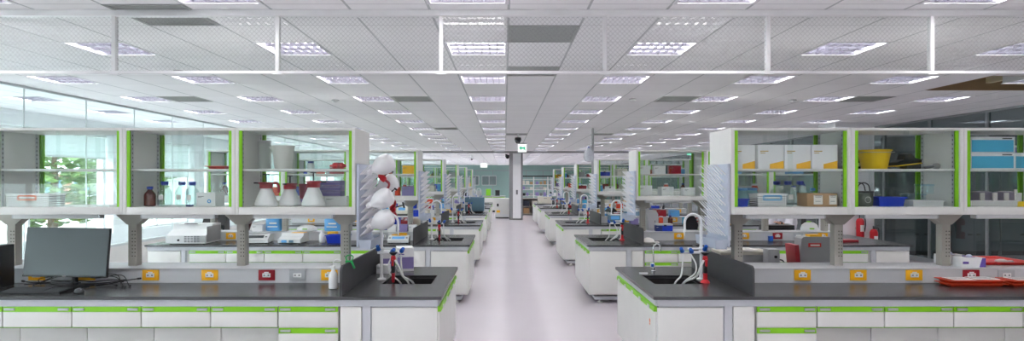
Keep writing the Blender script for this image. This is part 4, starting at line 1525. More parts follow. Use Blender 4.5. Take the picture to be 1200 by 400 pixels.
# ------------------------------------------------------------------ chrome tap, first right bench
r = thing('chrome_tap', 'slim chrome gooseneck tap behind the nearest right sink', 'tap', (at(765, 5.92), 5.9, BT))
b = MB(CHROME)
b.lathe([(.022, .0), (.022, .01), (.012, .014), (.012, .05)], seg=14)
b.tube([(0, 0, .05)] + [(0, 0, .2)] + [(.035 - .035 * math.cos(t), 0, .23 + .045 * math.sin(t)) for t in [PI * k / 10 for k in range(11)]] + [(.07, 0, .2)], .0075, 10)
obj('spout', b, r)
b = MB(LGREY); b.box(-.03, .012, -.018, .018, .045, .085, .004)
obj('valve_body', b, r)
obj('lever', MB(BLUE).box(-.026, .0, -.026, -.0185, .05, .08, .003), r)
r = thing('soap_dish', 'small white rest beside the chrome tap at the nearest right sink', 'dish', (at(753.5, 5.78), 5.76, BT))
obj('dish', MB(WPLAST).open_box(-.04, .04, -.018, .018, .0, .012, .003, .003), r)
obj('insert', MB(LGREY).box(-.03, .03, -.012, .012, .0035, .008, .002), r)

# ------------------------------------------------------------------ second row, left bench top
y2 = YB + PITCH
r = outlined_instrument('centrifuge', 'large white centrifuge with side vents on the second left bench', 'centrifuge', at(230, 8.72), 8.66, BT, .0, .56, .46, .275, LGREY,
                        [('lid_handle', DARK, (-.2, .12, -.12, -.06, 1.002, 1.03)), ('control_panel', GREY, (.2, .498, -.506, -.501, .1, .44))])
v = MB(MGREY)
for i in range(5):
    for k in range(4):
        v.box(-.02 + .045 * i, .015 + .045 * i, -.2335, -.2305, .03 + .024 * k, .045 + .024 * k)
obj('vent', v, r)
obj('knob', MB(DARK).tube([(-.1, -.2305, .06), (-.1, -.245, .06)], .015, 10), r)
obj('side_shell', MB(GREY).box(.2805, .288, -.2, .2, .03, .25, .004), r)
balance('white lab balance with pan, closest to the centrifuge on the second left bench', at(304, 8.7), 8.66, BT, .1, .35, .3, .2)
r = outlined_instrument('hotplate', 'white hotplate with blue display and orange top on the second left bench', 'hotplate', at(345, 8.7), 8.66, BT, -.08, .33, .3, .14, LGREY,
                        [('display', BAGBLUE, (-.34, -.1, -.512, -.501, .12, .36)), ('control_panel', TEALB, (.0, .2, -.512, -.501, .12, .36)), ('hot_top', YELLOW, (-.1, .45, -.0, .46, 1.005, 1.05))])
carton('stubby white carton on the second left spine behind the balance', at(303, 9.1), 9.12, SP, .15, .2, .1, WCARD, .1, None, True)
r = thing('planter_pot', 'dark brown fluted pot behind the balance on the second left spine', 'pot', (at(286, 9.1), 9.16, SP))
obj('pot', MB(mat('pot_brown', srgb(86, 40, 34), .6)).lathe([(.05, .001), (.055, .01), (.1, .14), (.105, .16), (.09, .155)], seg=10), r)
obj('stem', MB(BROWNB).tube([(0, 0, .1), (.02, 0, .19), (.05, 0, .22)], .008, 6), r)


def blue_bag(label, x, y, z, w, h):
    r = thing('blue_pack', label, 'pack', (x, y, z))
    b = MB(BAGBLUE); b.lathe([(w * .46, .001), (w * .5, .02), (w * .49, h * .5), (w * .5, h * .9), (w * .44, h)], seg=14, sy=.42)
    obj('pack_body', b, r)
    b = MB(PAPER); b.box(-w * .3, w * .3, -w * .23, -w * .212, h * .3, h * .38)
    b.box(-w * .2, w * .25, -w * .23, -w * .212, h * .55, h * .66)
    obj('printed_mark', b, r)
    p = MB(mat('bag_blue_dark', srgb(44, 92, 160), .4)); p.lathe([(w * .2, h * 1.001), (w * .3, h * 1.05), (w * .1, h * 1.09)], seg=10, sy=.4)
    obj('knot', p, r)


blue_bag('sky blue plastic pack on the second left spine behind the hotplate', at(321, 9.15), 9.15, SP, .25, .2)
blue_bag('sky blue plastic pack on the second left spine near the blue bin', at(390, 9.15), 9.15, SP, .26, .19)
bottle('white plastic bottle standing beside the bright blue bin', at(378.5, 8.72), 8.68, BT, .045, .185, WPLAST, WPLAST)
bin_('bright blue bin on the second left bench near the cabinet end', at(397.5, 8.72), 8.68, BT, .31, .22, .115, BINBLUE, .02)
carton('small orange-lidded box peeking above the bright blue bin', at(391, 8.95), 8.9, BT, .13, .1, .14, YCARD, 0, None, False)
r = thing('white_sack', 'crumpled white plastic sack with green print on the second left spine', 'sack', (at(360, 9.1), 9.1, SP))
obj('sack_body', MB(mat('sack_white', srgb(236, 238, 238), .5, var=.08, scale=20)).lathe([(.13, .001), (.16, .02), (.15, .06), (.1, .085), (.04, .095)], seg=11, sy=.6), r)
obj('printed_mark', MB(GREEN).box(-.04, .03, -.099, -.094, .03, .045), r)
balance('white balance with blue display and orange pan on the second left bench', at(468, 8.7), 8.68, BT, .05, .30, .28, .16, YELLOW, BAGBLUE)
for k, (px, w, h, m, l) in enumerate(((460, .13, .1, WCARD, 'white kit box with violet print on the second left spine, by the end'), (472, .15, .105, LPURP, 'violet kit box on the second left spine, second along'),
                                     (484, .11, .10, WCARD, 'white kit box on the second left spine, third along'))):
    carton(l, at(px, 9.05), 9.036, SP, w, .14, h, m, .02, None, True, mark_m=PURPLE)
bin_('blue round-topped bin behind the kit boxes on the second left bench', at(459, 9.6), 9.62, BT, .26, .2, .3, BINBLUE, .01)
carton('red topped box behind the kit boxes on the second left bench', at(476, 9.5), 9.52, BT, .16, .14, .26, DRED, 0, None, False)
carton('cream carton behind the blue bin in the aisle end of the second left bench', at(487, 9.7), 9.7, BT, .14, .14, .3, BEIGE, 0, None, True)
# instrument at the far end of the third left bench, seen under the outermost cabinet
y3 = YB + 2 * PITCH
r = outlined_instrument('analyser', 'black and grey analyser at the outer end of the second left bench', 'instrument', -4.70, 9.72, BT, .2, .34, .34, .42, BLACK,
                        [('control_panel', GREY, (-.4, .4, -.506, -.501, .15, .3)), ('top_cover', MGREY, (-.4, .4, .0, .45, 1.003, 1.06))])

# ------------------------------------------------------------------ second row, right bench
r = thing('white_console', 'white slanted console standing at the aisle end of the second right bench', 'console', (at(762.5, 9.35), 9.35, SP), .1)
b = MB(WPLAST); b.prism([(-.1, .001), (.1, .001), (.1, .24), (.04, .31), (-.1, .32)], 'x', -.08, .08)
b = MB(WPLAST); b.prism([(-.06, .001), (.09, .001), (.085, .25), (.05, .31), (-.085, .33)], 'y', -.1, .1)
obj('housing', b, r)
obj('button', MB(DARK).box(.03, .037, -.104, -.1005, .12, .15), r)
obj('side_seam', MB(LGREY).box(-.05, .07, -.103, -.1005, .02, .028), r)
carton('dark blue box beside the white slanted console', at(772, 9.1), 9.12, SP, .1, .1, .085, mat('navy_box', srgb(36, 52, 120), .5), 0, None, True, mark_m=PAPER)
r = thing('desk_fan', 'white crumpled wrapping at the divider of the second right bench', 'wrapping', (at(752, 9.0), 8.6, BT))
r.name = 'crumpled_wrapping'
obj('wrap', MB(PAPER).lathe([(.07, .001), (.085, .02), (.06, .06), (.02, .08)], seg=8, sx=1.2), r)
obj('fold', MB(PAPER).lathe([(.03, .001), (.04, .012), (.02, .03)], (.12, -.02, 0), 7), r)
r = thing('flat_scanner', 'long black flat device on the back half of the second right bench', 'device', (at(910, 9.62), 9.62, BT))
obj('housing', MB(BLACK).box(-.235, .235, -.12, .12, .012, .19, .008), r)
obj('lid_seam', MB(MGREY).box(-.23, .23, -.122, -.1205, .148, .153), r)
obj('foot', MB(DARK).box(-.2, .2, -.1, .1, 0, .0115), r)
r = thing('helmet_cover', 'white domed cover with green marking on the second right spine', 'cover', (at(949, 9.15), 9.16, SP))
obj('dome', MB(WPLAST).lathe([(.13, .001), (.135, .03), (.115, .09), (.07, .125), (.02, .138)], seg=22, sy=.8), r)
obj('printed_mark', MB(GREEN).box(-.05, .02, -.109, -.1, .03, .05, .001), r)
obj('green_cap', MB(GREEN).lathe([(.04, .134), (.03, .145), (.01, .15)], (-.01, 0, 0), 12), r)
carton('blue small box in front of the second right spine', at(904, 8.9), 8.93, BT, .06, .05, .07, BLUE, 0, None, False)
r = carton('flat red folder case on the second right bench', at(990, 8.8), 8.8, BT, .3, .2, .03, DRED, .2, None, False)
# fire extinguishers by the white pillar
for k, (px, d) in enumerate(((1008, 13.1), (1024, 13.1))):
    r = thing('fire_extinguisher', ['red fire extinguisher hung on the white pillar', 'second red extinguisher hung lower on the white pillar'][k], 'fire extinguisher', (at(px, d), d, .46 if k == 0 else .22))
    obj('cylinder', MB(REDM).lathe([(.075, .001), (.08, .012), (.08, .38), (.06, .43), (.025, .45)], seg=18), r)
    obj('valve', MB(BLACK).lathe([(.022, .4505), (.022, .49), (.012, .5)], seg=12), r)
    obj('lever', MB(BLACK).prism([(-.02, .5005), (.10, .53), (.10, .54), (-.02, .515)], 'y', -.012, .012), r)
    obj('hose', MB(BLACK).tube(catmull([(.0225, 0, .475), (.1, 0, .46), (.115, 0, .3), (.095, 0, .15)]), .012, 8), r)
    obj('paper_label', MB(PAPER).box(-.04, .04, -.084, -.0765, .16, .3, .001), r)
    if k < 2:
        obj('wall_bracket', MB(STEEL).box(-.03, .03, .0805, .13, .2, .24), r)

# tall dark cupboards beyond the right glass
for k in range(4):
    x = 9.02 + 1.22 * k
    r = thing('storage_cupboard', 'tall dark grey double cupboard beyond the right glass, %s from the pillar' % ORD[k], 'cupboard', (x + .6, 13.8, 0), group='cupboards beyond the glass')
    obj('carcass', MB(DGREY).box(-.595, .595, .025, .55, .1, 2.75), r)
    obj('plinth', MB(DARK).box(-.58, .58, .04, .53, .001, .0995), r)
    for a in (-1, 1):
        d = obj('door', MB(DGREY).box(a * .004, a * .59, 0, .0245, .11, 2.74, .003), r)
        obj('handle', MB(DARK).box(a * .06, a * .14, -.02, -.0005, .47, .51, .003), d)
    if k < 3:
        obj('side_trim', MB(FRAMEG).box(.5965, .618, -.03, .05, .001, 2.75), r)


# ------------------------------------------------------------------ lab chairs between the rows
def chair(label, x, y, rz, w=.36, top=1.1, proto=[None]):
    r = thing('lab_chair', label, 'chair', (x, y, 0), rz)
    z0 = top - .45
    b = MB(FABRIC); b.lathe([(.20, z0 - .04), (.215, z0 - .02), (.215, z0 + .02), (.19, z0 + .035), (.05, z0 + .04)], seg=20)
    obj('seat', b, r)
    b = MB(FABRIC)
    P = [(-w / 2, z0 + .13), (w / 2, z0 + .13), (w / 2 + .01, z0 + .3), (w / 2 - .03, z0 + .40), (w / 4, z0 + .445), (-w / 4, z0 + .445), (-w / 2 + .03, z0 + .40), (-w / 2 - .01, z0 + .3)]
    b.prism(P, 'y', .19, .235)
    obj('backrest', b, r)
    b = MB(BLACK); b.tube([(0, .10, z0 - .045), (0, .25, z0 - .03), (0, .255, z0 + .05), (0, .245, z0 + .2)], .014, 8)
    obj('back_bar', b, r)
    b = MB(STEEL); b.tube([(0, 0, .12), (0, 0, z0 - .0405)], .025, 12)
    obj('gas_column', b, r)
    b = MB(BLACK)
    for k in range(5):
        t = 2 * PI * k / 5
        b.tube([(0, 0, .10), (.27 * math.cos(t), .27 * math.sin(t), .065)], [.025, .016], 8)
    obj('star_base', b, r)
    for k in range(5):
        t = 2 * PI * k / 5
        c = MB(DARK); x_, y_ = .27 * math.cos(t), .27 * math.sin(t)
        c.tube([(x_ - .02, y_, .027), (x_ + .02, y_, .027)], .026, 10)
        obj('caster', c, r)
    return r


chair('black lab chair between the second and third right benches, back rounded', at(802, 10.75), 10.75, PI + .2, .25, 1.11)
chair('black lab chair between the third and fourth right benches', at(716, 14.5), 14.6, PI - .1, .32, 1.07)
chair('black lab chair between the fourth and fifth right benches', at(700, 18.3), 18.3, PI, .42, 1.10)
chair('black lab chair carrying the seated person', 5.16, 10.78, PI / 2 - .35 + PI, .40, 1.06)


# ------------------------------------------------------------------ person in lab coat, seated beyond the second right bench
def skin_mesh(name, verts, edges, mat_, parent, sub=2, root=0):
    me = bpy.data.meshes.new(name)
    me.from_pydata([v[0] for v in verts], edges, [])
    o = bpy.data.objects.new(name, me)
    C.objects.link(o)
    o.parent = parent
    md = o.modifiers.new('skin', 'SKIN')
    md.use_smooth_shade = True
    for i, v in enumerate(verts):
        rr = v[1]
        me.skin_vertices[0].data[i].radius = rr if isinstance(rr, tuple) else (rr, rr)
        me.skin_vertices[0].data[i].use_root = (i == root)
    s_ = o.modifiers.new('sub', 'SUBSURF'); s_.levels = sub; s_.render_levels = sub
    me.materials.append(mat_)
    return o


pn = thing('person', 'person in white lab coat seated beyond the second right bench, arm reaching over it', 'person', (5.16, 10.78, 0), .0)
SE = .60
# local frame: the person faces -x and a little toward the viewer (-y)
J = {'pel': (0, 0, SE + .12), 'bel': (-.04, -.02, SE + .28), 'che': (-.12, -.05, SE + .46), 'nec': (-.18, -.08, SE + .62), 'hd0': (-.21, -.09, SE + .70), 'hd1': (-.235, -.10, SE + .78), 'hd2': (-.22, -.095, SE + .87)}
LA = [(-.13, -.22, SE + .54), (-.24, -.42, SE + .34), (-.26, -.52, SE + .34), (-.47, -.62, SE + .405)]
RA = [(-.14, .13, SE + .54), (-.30, .18, SE + .33), (-.50, -.05, SE + .30)]
LL = [(-.06, -.10, SE + .10), (-.42, -.22, SE + .08), (-.40, -.22, .10), (-.50, -.26, .05)]
RL = [(-.04, .10, SE + .10), (-.44, .06, SE + .08), (-.42, .06, .10), (-.52, .04, .05)]
V, E = [], []


def chain(pts, start=None):
    p = start
    for q in pts:
        V.append(q)
        if p is not None:
            E.append((p, len(V) - 1))
        p = len(V) - 1
    return p


chain([(J['pel'], (.15, .12)), (J['bel'], (.14, .11)), (J['che'], (.15, .11)), (J['nec'], .055), (J['hd0'], .062), (J['hd1'], (.082, .09)), (J['hd2'], (.07, .075))])
for A_ in (LA, RA):
    chain([(A_[0], .06)] + [(p, .043) for p in A_[1:-1]] + [(A_[-1], .027)], 2)
    w_ = Vector(A_[-1]); d_ = (w_ - Vector(A_[-2])).normalized()
    sd_ = d_.cross(Vector((0, 0, 1))).normalized()
    pi_ = chain([(tuple(w_ + d_ * .05), (.034, .016))], len(V) - 1)
    for f_ in range(4):
        b_ = w_ + d_ * .085 + sd_ * (-.028 + .0185 * f_)
        ln = (.06, .072, .068, .052)[f_]
        chain([(tuple(b_), .0105), (tuple(b_ + d_ * ln * .5 + Vector((0, 0, -.004))), .0095), (tuple(b_ + d_ * ln + Vector((0, 0, -.018))), .0075)], pi_)
    t_ = w_ + d_ * .03 - sd_ * .034
    chain([(tuple(t_), .012), (tuple(t_ + d_ * .04 - sd_ * .012), .0095)], pi_)
for A_ in (LL, RL):
    chain([(A_[0], .09), (A_[1], .065), (A_[2], .045), (A_[3], .035)], 0)
skin_mesh('body', V, E, SKIN, pn)
V, E = [], []
chain([((J['pel'][0], J['pel'][1], SE + .06), (.19, .165)), (J['bel'], (.172, .145)), (J['che'], (.185, .14)), ((-.165, -.07, SE + .57), (.09, .08))])
for A_ in (LA, RA):
    w_ = Vector(A_[-1]); e_ = Vector(A_[-2])
    chain([(A_[0], .085)] + [(p, .066) for p in A_[1:-1]] + [(tuple(e_.lerp(w_, .8)), .048)], 2)
chain([((-.2, -.16, SE + .08), .11), ((-.36, -.2, SE + .05), .095)], 0)
chain([((-.2, .06, SE + .08), .11), ((-.36, .06, SE + .05), .095)], 0)
skin_mesh('lab_coat', V, E, COAT, pn)
V, E = [], []
chain([((-.02, 0, SE + .09), .12)])
for A_ in (LL, RL):
    chain([(A_[0], .105), (A_[1], .082), (A_[2], .06)], 0)
skin_mesh('trousers', V, E, TROUSER, pn)
V, E = [], []
chain([((-.165, -.075, SE + .80), (.06, .075)), ((-.17, -.08, SE + .86), (.085, .085)), ((-.225, -.098, SE + .91), (.07, .07))])
skin_mesh('hair', V, E, HAIR, pn)
for A_ in (LL, RL):
    p = Vector(A_[3]); q = MB(DARK)
    q.lathe([(.045, -.045), (.05, -.03), (.045, .0), (.03, .03)], (p.x, p.y, p.z), 12, sx=1.9)
    obj('shoe', q, pn)
w_ = Vector(LA[-1]); d_ = (w_ - Vector(LA[-2])).normalized()
bm_ = MB(DARK); bm_.tube([w_ - d_ * .012, w_ + d_ * .012], .036, 12)
obj('wrist_band', bm_, pn)
# face: eyes, nose, mouth, ears as children of the body are tiny at this distance, yet present
hc = Vector(J['hd1']); fw = Vector((-.86, -.5, 0)).normalized(); sdv = Vector((-fw.y, fw.x, 0))
fc = MB(DARK)
for a in (-1, 1):
    fc.X = Matrix.Translation(hc + fw * .078 + sdv * (.03 * a) + Vector((0, 0, .02)))
    fc.lathe([(.002, -.006), (.008, -.003), (.008, .003), (.002, .006)], seg=8)
obj('eye', fc, pn)
fc = MB(SKIN); fc.X = Matrix.Translation(hc + fw * .09); fc.lathe([(.004, .03), (.010, .0), (.014, -.018), (.004, -.026)], seg=8)
obj('nose', fc, pn)
fc = MB(mat('lip', srgb(176, 104, 98), .5)); fc.tube([hc + fw * .078 - sdv * .022 + Vector((0, 0, -.045)), hc + fw * .085 + Vector((0, 0, -.046)), hc + fw * .078 + sdv * .022 + Vector((0, 0, -.045))], .006, 6)
obj('mouth', fc, pn)
for a in (-1, 1):
    fc = MB(SKIN); fc.X = Matrix.Translation(hc + sdv * (.086 * a) - fw * .005)
    fc.lathe([(.004, -.028), (.013, -.015), (.017, .012), (.008, .026)], seg=8, sx=.9)
    obj('ear', fc, pn)

# ------------------------------------------------------------------ things on the deeper benches and in their cabinets
PAL = [(WCARD, 'white'), (LPURP, 'violet'), (BINBLUE, 'dark blue'), (DRED, 'dark red'), (YCARD, 'yellow'), (CARTON, 'brown'), (BAGBLUE, 'light blue'), (BEIGE, 'cream'), (GREY, 'grey'), (SKYBLUE, 'sky blue'), (ORANGE, 'orange'), (WCARD, 'white')]
KINDS = []


def proto_box(m):
    r = carton('x', 0, 0, 0, .2, .16, .14, m)
    return r


def proto_kit(m):
    r = thing('sample_case', 'x', 'case')
    obj('body', MB(m).box(-.12, .12, -.08, .08, .0005, .09, .006), r)
    obj('lid', MB(LGREY).box(-.123, .123, -.083, .083, .0905, .115, .005), r)
    obj('latch', MB(DARK).box(-.02, .02, -.088, -.0835, .075, .1, .002), r)
    return r


def proto_jar(m):
    r = thing('plastic_jar', 'x', 'jar')
    obj('jar_body', MB(m).lathe([(.045, .0008), (.05, .01), (.05, .13), (.035, .15)], seg=14), r)
    obj('lid', MB(WPLAST if m not in (WCARD,) else BCAP).lathe([(.04, .1505), (.04, .175), (.034, .178)], seg=14), r)
    return r


def proto_scope(m):
    r = thing('microscope', 'x', 'microscope')
    obj('base', MB(m).box(-.08, .08, -.12, .1, .0005, .04, .01), r)
    obj('arm', MB(m).prism([(.03, .0405), (.1, .0405), (.1, .2), (.05, .3), (-.05, .3), (-.05, .26), (.03, .2)], 'x', -.03, .03), r)
    obj('stage', MB(DARK).box(-.07, .07, -.1, .028, .12, .135, .003), r)
    obj('eyepiece', MB(BLACK).tube([(0, -.051, .28), (0, -.12, .34)], [.03, .02], 10), r)
    return r


def proto_centri(m):
    r = thing('bench_centrifuge', 'x', 'centrifuge')
    b = MB(m); b.prism([(-.16, .012), (-.16, .1), (-.08, .19), (.16, .19), (.16, .012)], 'x', -.17, .17)
    obj('housing', b, r)
    obj('display', MB(BAGBLUE).prism([(-.163, .105), (-.1615, .105), (-.1, .175), (-.102, .177)], 'x', -.12, .06), r)
    obj('lid', MB(LGREY).lathe([(.12, .1905), (.115, .205), (.03, .212)], (0, .04, 0), 20), r)
    obj('foot', MB(DARK).box(-.14, .14, -.13, .13, 0, .0115), r)
    return r


PR = {}
for m, n in PAL:
    if (n, 'carton') not in PR:
        PR[(n, 'carton')] = proto_box(m)
for n, m in (('white', WPLAST), ('dark blue', BINBLUE), ('grey', GREY), ('dark red', DRED)):
    PR[(n, 'sample case')] = proto_kit(m)
for n, m in (('white', WCARD), ('orange', ORANGE), ('light blue', BAGBLUE), ('yellow', YCARD)):
    PR[(n, 'jar')] = proto_jar(m)
for n, m in (('white', WPLAST), ('cream', BEIGE)):
    PR[(n, 'microscope')] = proto_scope(m)
for n, m in (('white', WPLAST), ('cream', BEIGE), ('blue grey', TEALB)):
    PR[(n, 'centrifuge')] = proto_centri(m)
for r in PR.values():
    r['group'] = 'x'
PR[('clear', 'bottle')] = bottle('x', 0, 0, 0, .055, .22)
PR[('amber', 'bottle')] = bottle('x', 0, 0, 0, .055, .2, BROWNB)
index_children()
WID = {'carton': .22, 'sample case': .26, 'jar': .11, 'microscope': .18, 'centrifuge': .36, 'bottle': .12}
seen_labels = {}
used_keys = set()


def put(key, x, y, z, where, scale=1.0, rz=None, group=None):
    n, kd = key
    k = (key, where)
    i = seen_labels[k] = seen_labels.get(k, -1) + 1
    lab = '%s %s %s' % (n, kd, where) if i == 0 else '%s %s %s, %s such outward' % (n, kd, where, ORD[i])
    p = PR[key]
    rz = random.uniform(-.2, .2) if rz is None else rz
    if key not in used_keys:
        used_keys.add(key)
        o = p; o.location = (x, y, z); o.rotation_euler = (0, 0, rz); o['label'] = lab
    else:
        o = dup(p, (x, y, z), lab, rz)
    o['group'] = group
    o.scale = (scale, scale, scale) if not isinstance(scale, tuple) else scale
    return o


SMALL = [k for k in PR if k[1] in ('carton', 'jar', 'bottle', 'sample case')]
BIG = [k for k in PR if k[1] in ('microscope', 'centrifuge', 'sample case')] + [('white', 'carton'), ('cream', 'carton'), ('violet', 'carton')]
for k in range(1, NROW):
    y = YB + PITCH * k
    for s in (-1, 1):
        xa = XA[s]
        bw = '%s %s bench' % (ROWN[k], SIDE[s])
        # on the spine, between the posts
        u = .86 if (k, s) != (1, -1) else 2.9
        if (k, s) == (1, 1):
            u = 1.15
        umax = [0, 3.6 if s < 0 else 2.4, 3.4 if s < 0 else 2.6, 3.0, 2.6, 2.4][k]
        while u < umax and (k, s) != (1, -1):
            key = random.choice(SMALL)
            w = WID[key[1]]
            hit = [p for p in POSTS[s] if p - .05 < u + w and u < p + .05]
            if hit:
                u = hit[0] + .06
                continue
            occ = (k, s) == (1, 1) and 1.5 < u + w
            if not occ:
                put(key, xa + s * (u + w / 2), y + .80, SP, 'on the spine of %s' % bw, random.uniform(.75, 1.0), group='small things on the spines')
            u += w + random.choice([.03, .06, .15, .3])
        # on the front half of the dry worktop
        u = .98
        umax = [0, 2.6, 3.6, 3.0, 2.6, 2.2][k]
        while u < umax and (k, s) not in ((1, -1),):
            key = random.choice(BIG if random.random() < .6 else SMALL)
            w = WID[key[1]]
            if not ((k, s) == (1, 1) and 1.1 < u + w):
                put(key, xa + s * (u + w / 2), y + .36, BT, 'on the worktop of %s' % bw, random.uniform(.8, 1.05), group='things on the deeper worktops')
            u += w + random.choice([.08, .2, .4])
        # on the back half of the worktop
        u = .9
        while u < [0, 1.6, 2.6, 2.2, 2.0, 1.8][k]:
            key = random.choice(BIG)
            w = WID[key[1]]
            if not ((k, s) == (1, -1)):
                put(key, xa + s * (u + w / 2), y + 1.28, BT, 'behind the spine of %s' % bw, random.uniform(.9, 1.2), group='things behind the spines')
            u += w + random.choice([.1, .25, .4])
        # in the cabinets
        for c, (a, b) in enumerate(zip(CABB[s], CABB[s][1:])):
            if c > (3 if k == 1 else 2 if k == 2 else 1):
                continue
            for lv, z in (('floor', CF), ('shelf', CS)):
                u = a + .06
                while u < b - .1:
                    key = random.choice(SMALL)
                    if (k, s) == (1, 1) and c == 0:
                        key = ('white', 'carton') if random.random() < .85 else ('dark red', 'carton')
                    w = WID[key[1]]
                    if u + w > b - .06:
                        break
                    if random.random() < (.62 if (k, s) != (1, 1) else .9):
                        put(key, xa + s * (u + w / 2), y + .80, z + .0005, 'on %s of cabinet %s, %s' % (lv, ('one', 'two', 'three', 'four')[c], bw), random.uniform(.85, 1.1), group='things in the deeper cabinets')
                    u += w + random.choice([.015, .03, .12])
# drop prototypes that never came to use
for key, r in PR.items():
    if key not in used_keys:
        for o in [r] + list(r.children_recursive):
            bpy.data.objects.remove(o)

# teal blue incubator, beige box on the deeper benches
r = thing('incubator', 'big teal blue box incubator on the fourth left bench', 'incubator', (at(556, 16.9), 17.13, BT))
obj('housing', MB(TEALB).box(-.27, .27, -.25, .25, .03, .43, .012), r)
obj('door', MB(mat('incubator_door', srgb(98, 134, 152), .4)).box(-.25, .25, -.275, -.2505, .06, .41, .008), r)
obj('foot', MB(DARK).box(-.24, .24, -.22, .22, 0, .0295), r)
obj('handle', MB(DARK).box(-.22, -.19, -.3, -.2755, .16, .3, .004), r)
r = thing('cream_cooler', 'cream coloured flat chest on the end of the sixth right bench', 'chest', (at(643, 22.6), YB + PITCH * 5 - .0 + .75, BT), .0)
r.location.x = XA[1] + .43
r.location.y = YB + PITCH * 5 + .31
obj('chest_body', MB(BEIGE).box(-.28, .25, -.28, .2, .005, .2, .01), r)
obj('lid', MB(BEIGE).box(-.285, .255, -.285, .205, .2005, .27, .008), r)
obj('handle', MB(MGREY).box(-.06, .06, -.292, -.2855, .2, .22, .002), r)

# ------------------------------------------------------------------ far end of the room
fr = thing('under_bench_freezer', 'white low freezer with yellow sticker just left of the pillar', 'freezer', (at(588.5, 27.6), 27.65, 0))
obj('cabinet', MB(PANEL).box(-.33, .33, -.28, .3, .06, .92, .008), fr)
d = obj('door', MB(PANEL).box(-.325, .325, -.31, -.2805, .2, .915, .006), fr)
obj('kick_grille', MB(LGREY).box(-.325, .325, -.3, -.2805, .065, .195, .003), fr)
obj('handle', MB(DARK).box(-.24, -.16, -.335, -.3105, .55, .68, .006), d)
obj('sticker', MB(YELLOW).box(-.26, -.1, -.313, -.3102, .27, .38), d, label='yellow warning sticker')
obj('foot', MB(DARK).box(-.3, .3, -.25, .27, 0, .0595), fr)


def far_counter(label, x0, x1, y, m, n):
    r = thing('side_counter', label, 'counter', ((x0 + x1) / 2, y, 0))
    w = (x1 - x0) / 2
    obj('worktop', MB(mat('counter_grey_top', srgb(176, 176, 174), .4)).box(-w, w, -.35, .35, .87, .9), r)
    obj('carcass', MB(WHITE).box(-w + .02, w - .02, -.25, .33, .1, .869), r)
    obj('plinth', MB(DARK).box(-w + .04, w - .04, -.2, .3, .001, .0995), r)
    for k in range(n):
        a = -w + .03 + (2 * w - .06) * k / n
        b = -w + .03 + (2 * w - .06) * (k + 1) / n
        dd = obj('door', MB(PANEL).box(a + .004, b - .004, -.275, -.2505, .12, .85, .003), r)
        obj('handle_strip', MB(GREEN).box(a + .01, b - .01, -.285, -.2755, .8, .84), dd)
    return r


far_counter('long grey topped counter left of the pillar at the far end', -5.4, .05, 33.0, WHITE, 8)
sh = thing('open_shelving', 'open white shelving full of small goods right of the pillar', 'shelving', (2.05, 34.0, 0))
for x in (-1.15, -.4, .4, 1.15):
    obj('upright', MB(PANEL).box(x - .02, x + .02, -.2, .2, .001, 1.95), sh)
for z in (.12, .5, .85, 1.2, 1.5, 1.8):
    for x0, x1 in ((-1.129, -.421), (-.379, .379), (.421, 1.129)):
        obj('shelf', MB(PANEL).box(x0, x1, -.2, .2, z, z + .025), sh)
obj('top_rail', MB(DARK).box(-1.2, 1.2, -.21, .2, 1.951, 2.02), sh)
cb = thing('cubby_unit', 'low grey brown cubby unit right of the pillar, before the shelving', 'shelf unit', (at(622, 30), 30.2, 0))
b = MB(mat('cubby_grey', srgb(176, 170, 164), .6))
b.box(-.5, .5, .3, .32, .001, .86); b.box(-.5, -.47, -.25, .2995, .001, .86); b.box(.47, .5, -.25, .2995, .001, .86)
obj('carcass', b, cb)
for z in (.05, .42, .83):
    obj('shelf', MB(mat('cubby_grey', (0, 0, 0))).box(-.469, .469, -.25, .2995, z, z + .028), cb)
index_children()
FARL = [(WCARD, 'white'), (BEIGE, 'cream'), (GREY, 'grey'), (LPURP, 'violet'), (CARTON, 'brown'), (MGREY, 'dark grey'), (WCARD, 'white'), (DRED, 'dark red'), (BLACK, 'black')]


def far_box(lbl, x, y, z, w, d, h, m, kind='carton_box', cat='box', group=None):
    r = thing(kind, lbl, cat, (x, y, z), 0, group)
    obj('body', MB(m).box(-w / 2, w / 2, -d / 2, d / 2, .0005, h, .004), r)
    obj('lid', MB(m).box(-w / 2 - .004, w / 2 + .004, -d / 2 - .004, d / 2 + .004, h + .0003, h + .03, .003), r)
    return r


for zi, z in enumerate((.525, .875, 1.225, 1.525, 1.825 - .0)):
    if zi == 4:
        continue
    for b_ in range(3):
        x = 2.05 - 1.08 + .77 * b_
        j = 0
        while j < 3:
            m, n = random.choice(FARL)
            w = random.uniform(.12, .2)
            far_box('far %s carton on %s board, %s bay of the open shelving, place %s' % (n, ('second', 'third', 'fourth', 'fifth')[zi], ORD[b_], ('one', 'two', 'three')[j]), x + .1 + j * .22, 33.95, z, w, .2, random.uniform(.1, .2), m, group='goods on the open shelving')
            j += 1
for j in range(4):
    m, n = FARL[(j * 3 + 5) % len(FARL)]
    far_box('%s carton in the low cubby unit, %s' % (n, ('lower left', 'lower right', 'upper left', 'upper right')[j]), at(622, 30) - .22 + .44 * (j % 2), 30.15, .078 if j < 2 else .448, .3, .25, .24, (CARTON, MGREY, TROUSER, BEIGE)[j], group='cartons in the cubby unit')
x = -5.1
j = 0
KN = ['lime green', 'black', 'grey', 'cream', 'white']
KM = [GREEN, BLACK, GREY, BEIGE, WCARD]
while x < -.1:
    i = random.randrange(5)
    far_box('%s equipment box on the far grey counter, %s from the outer end' % (KN[i], ORD[j]), x, 33.0, .9005, random.uniform(.2, .34), .3, random.uniform(.15, .45), KM[i], 'equipment_box', 'equipment', 'equipment on the far counter')
    x += random.choice([.4, .5])
    j += 1
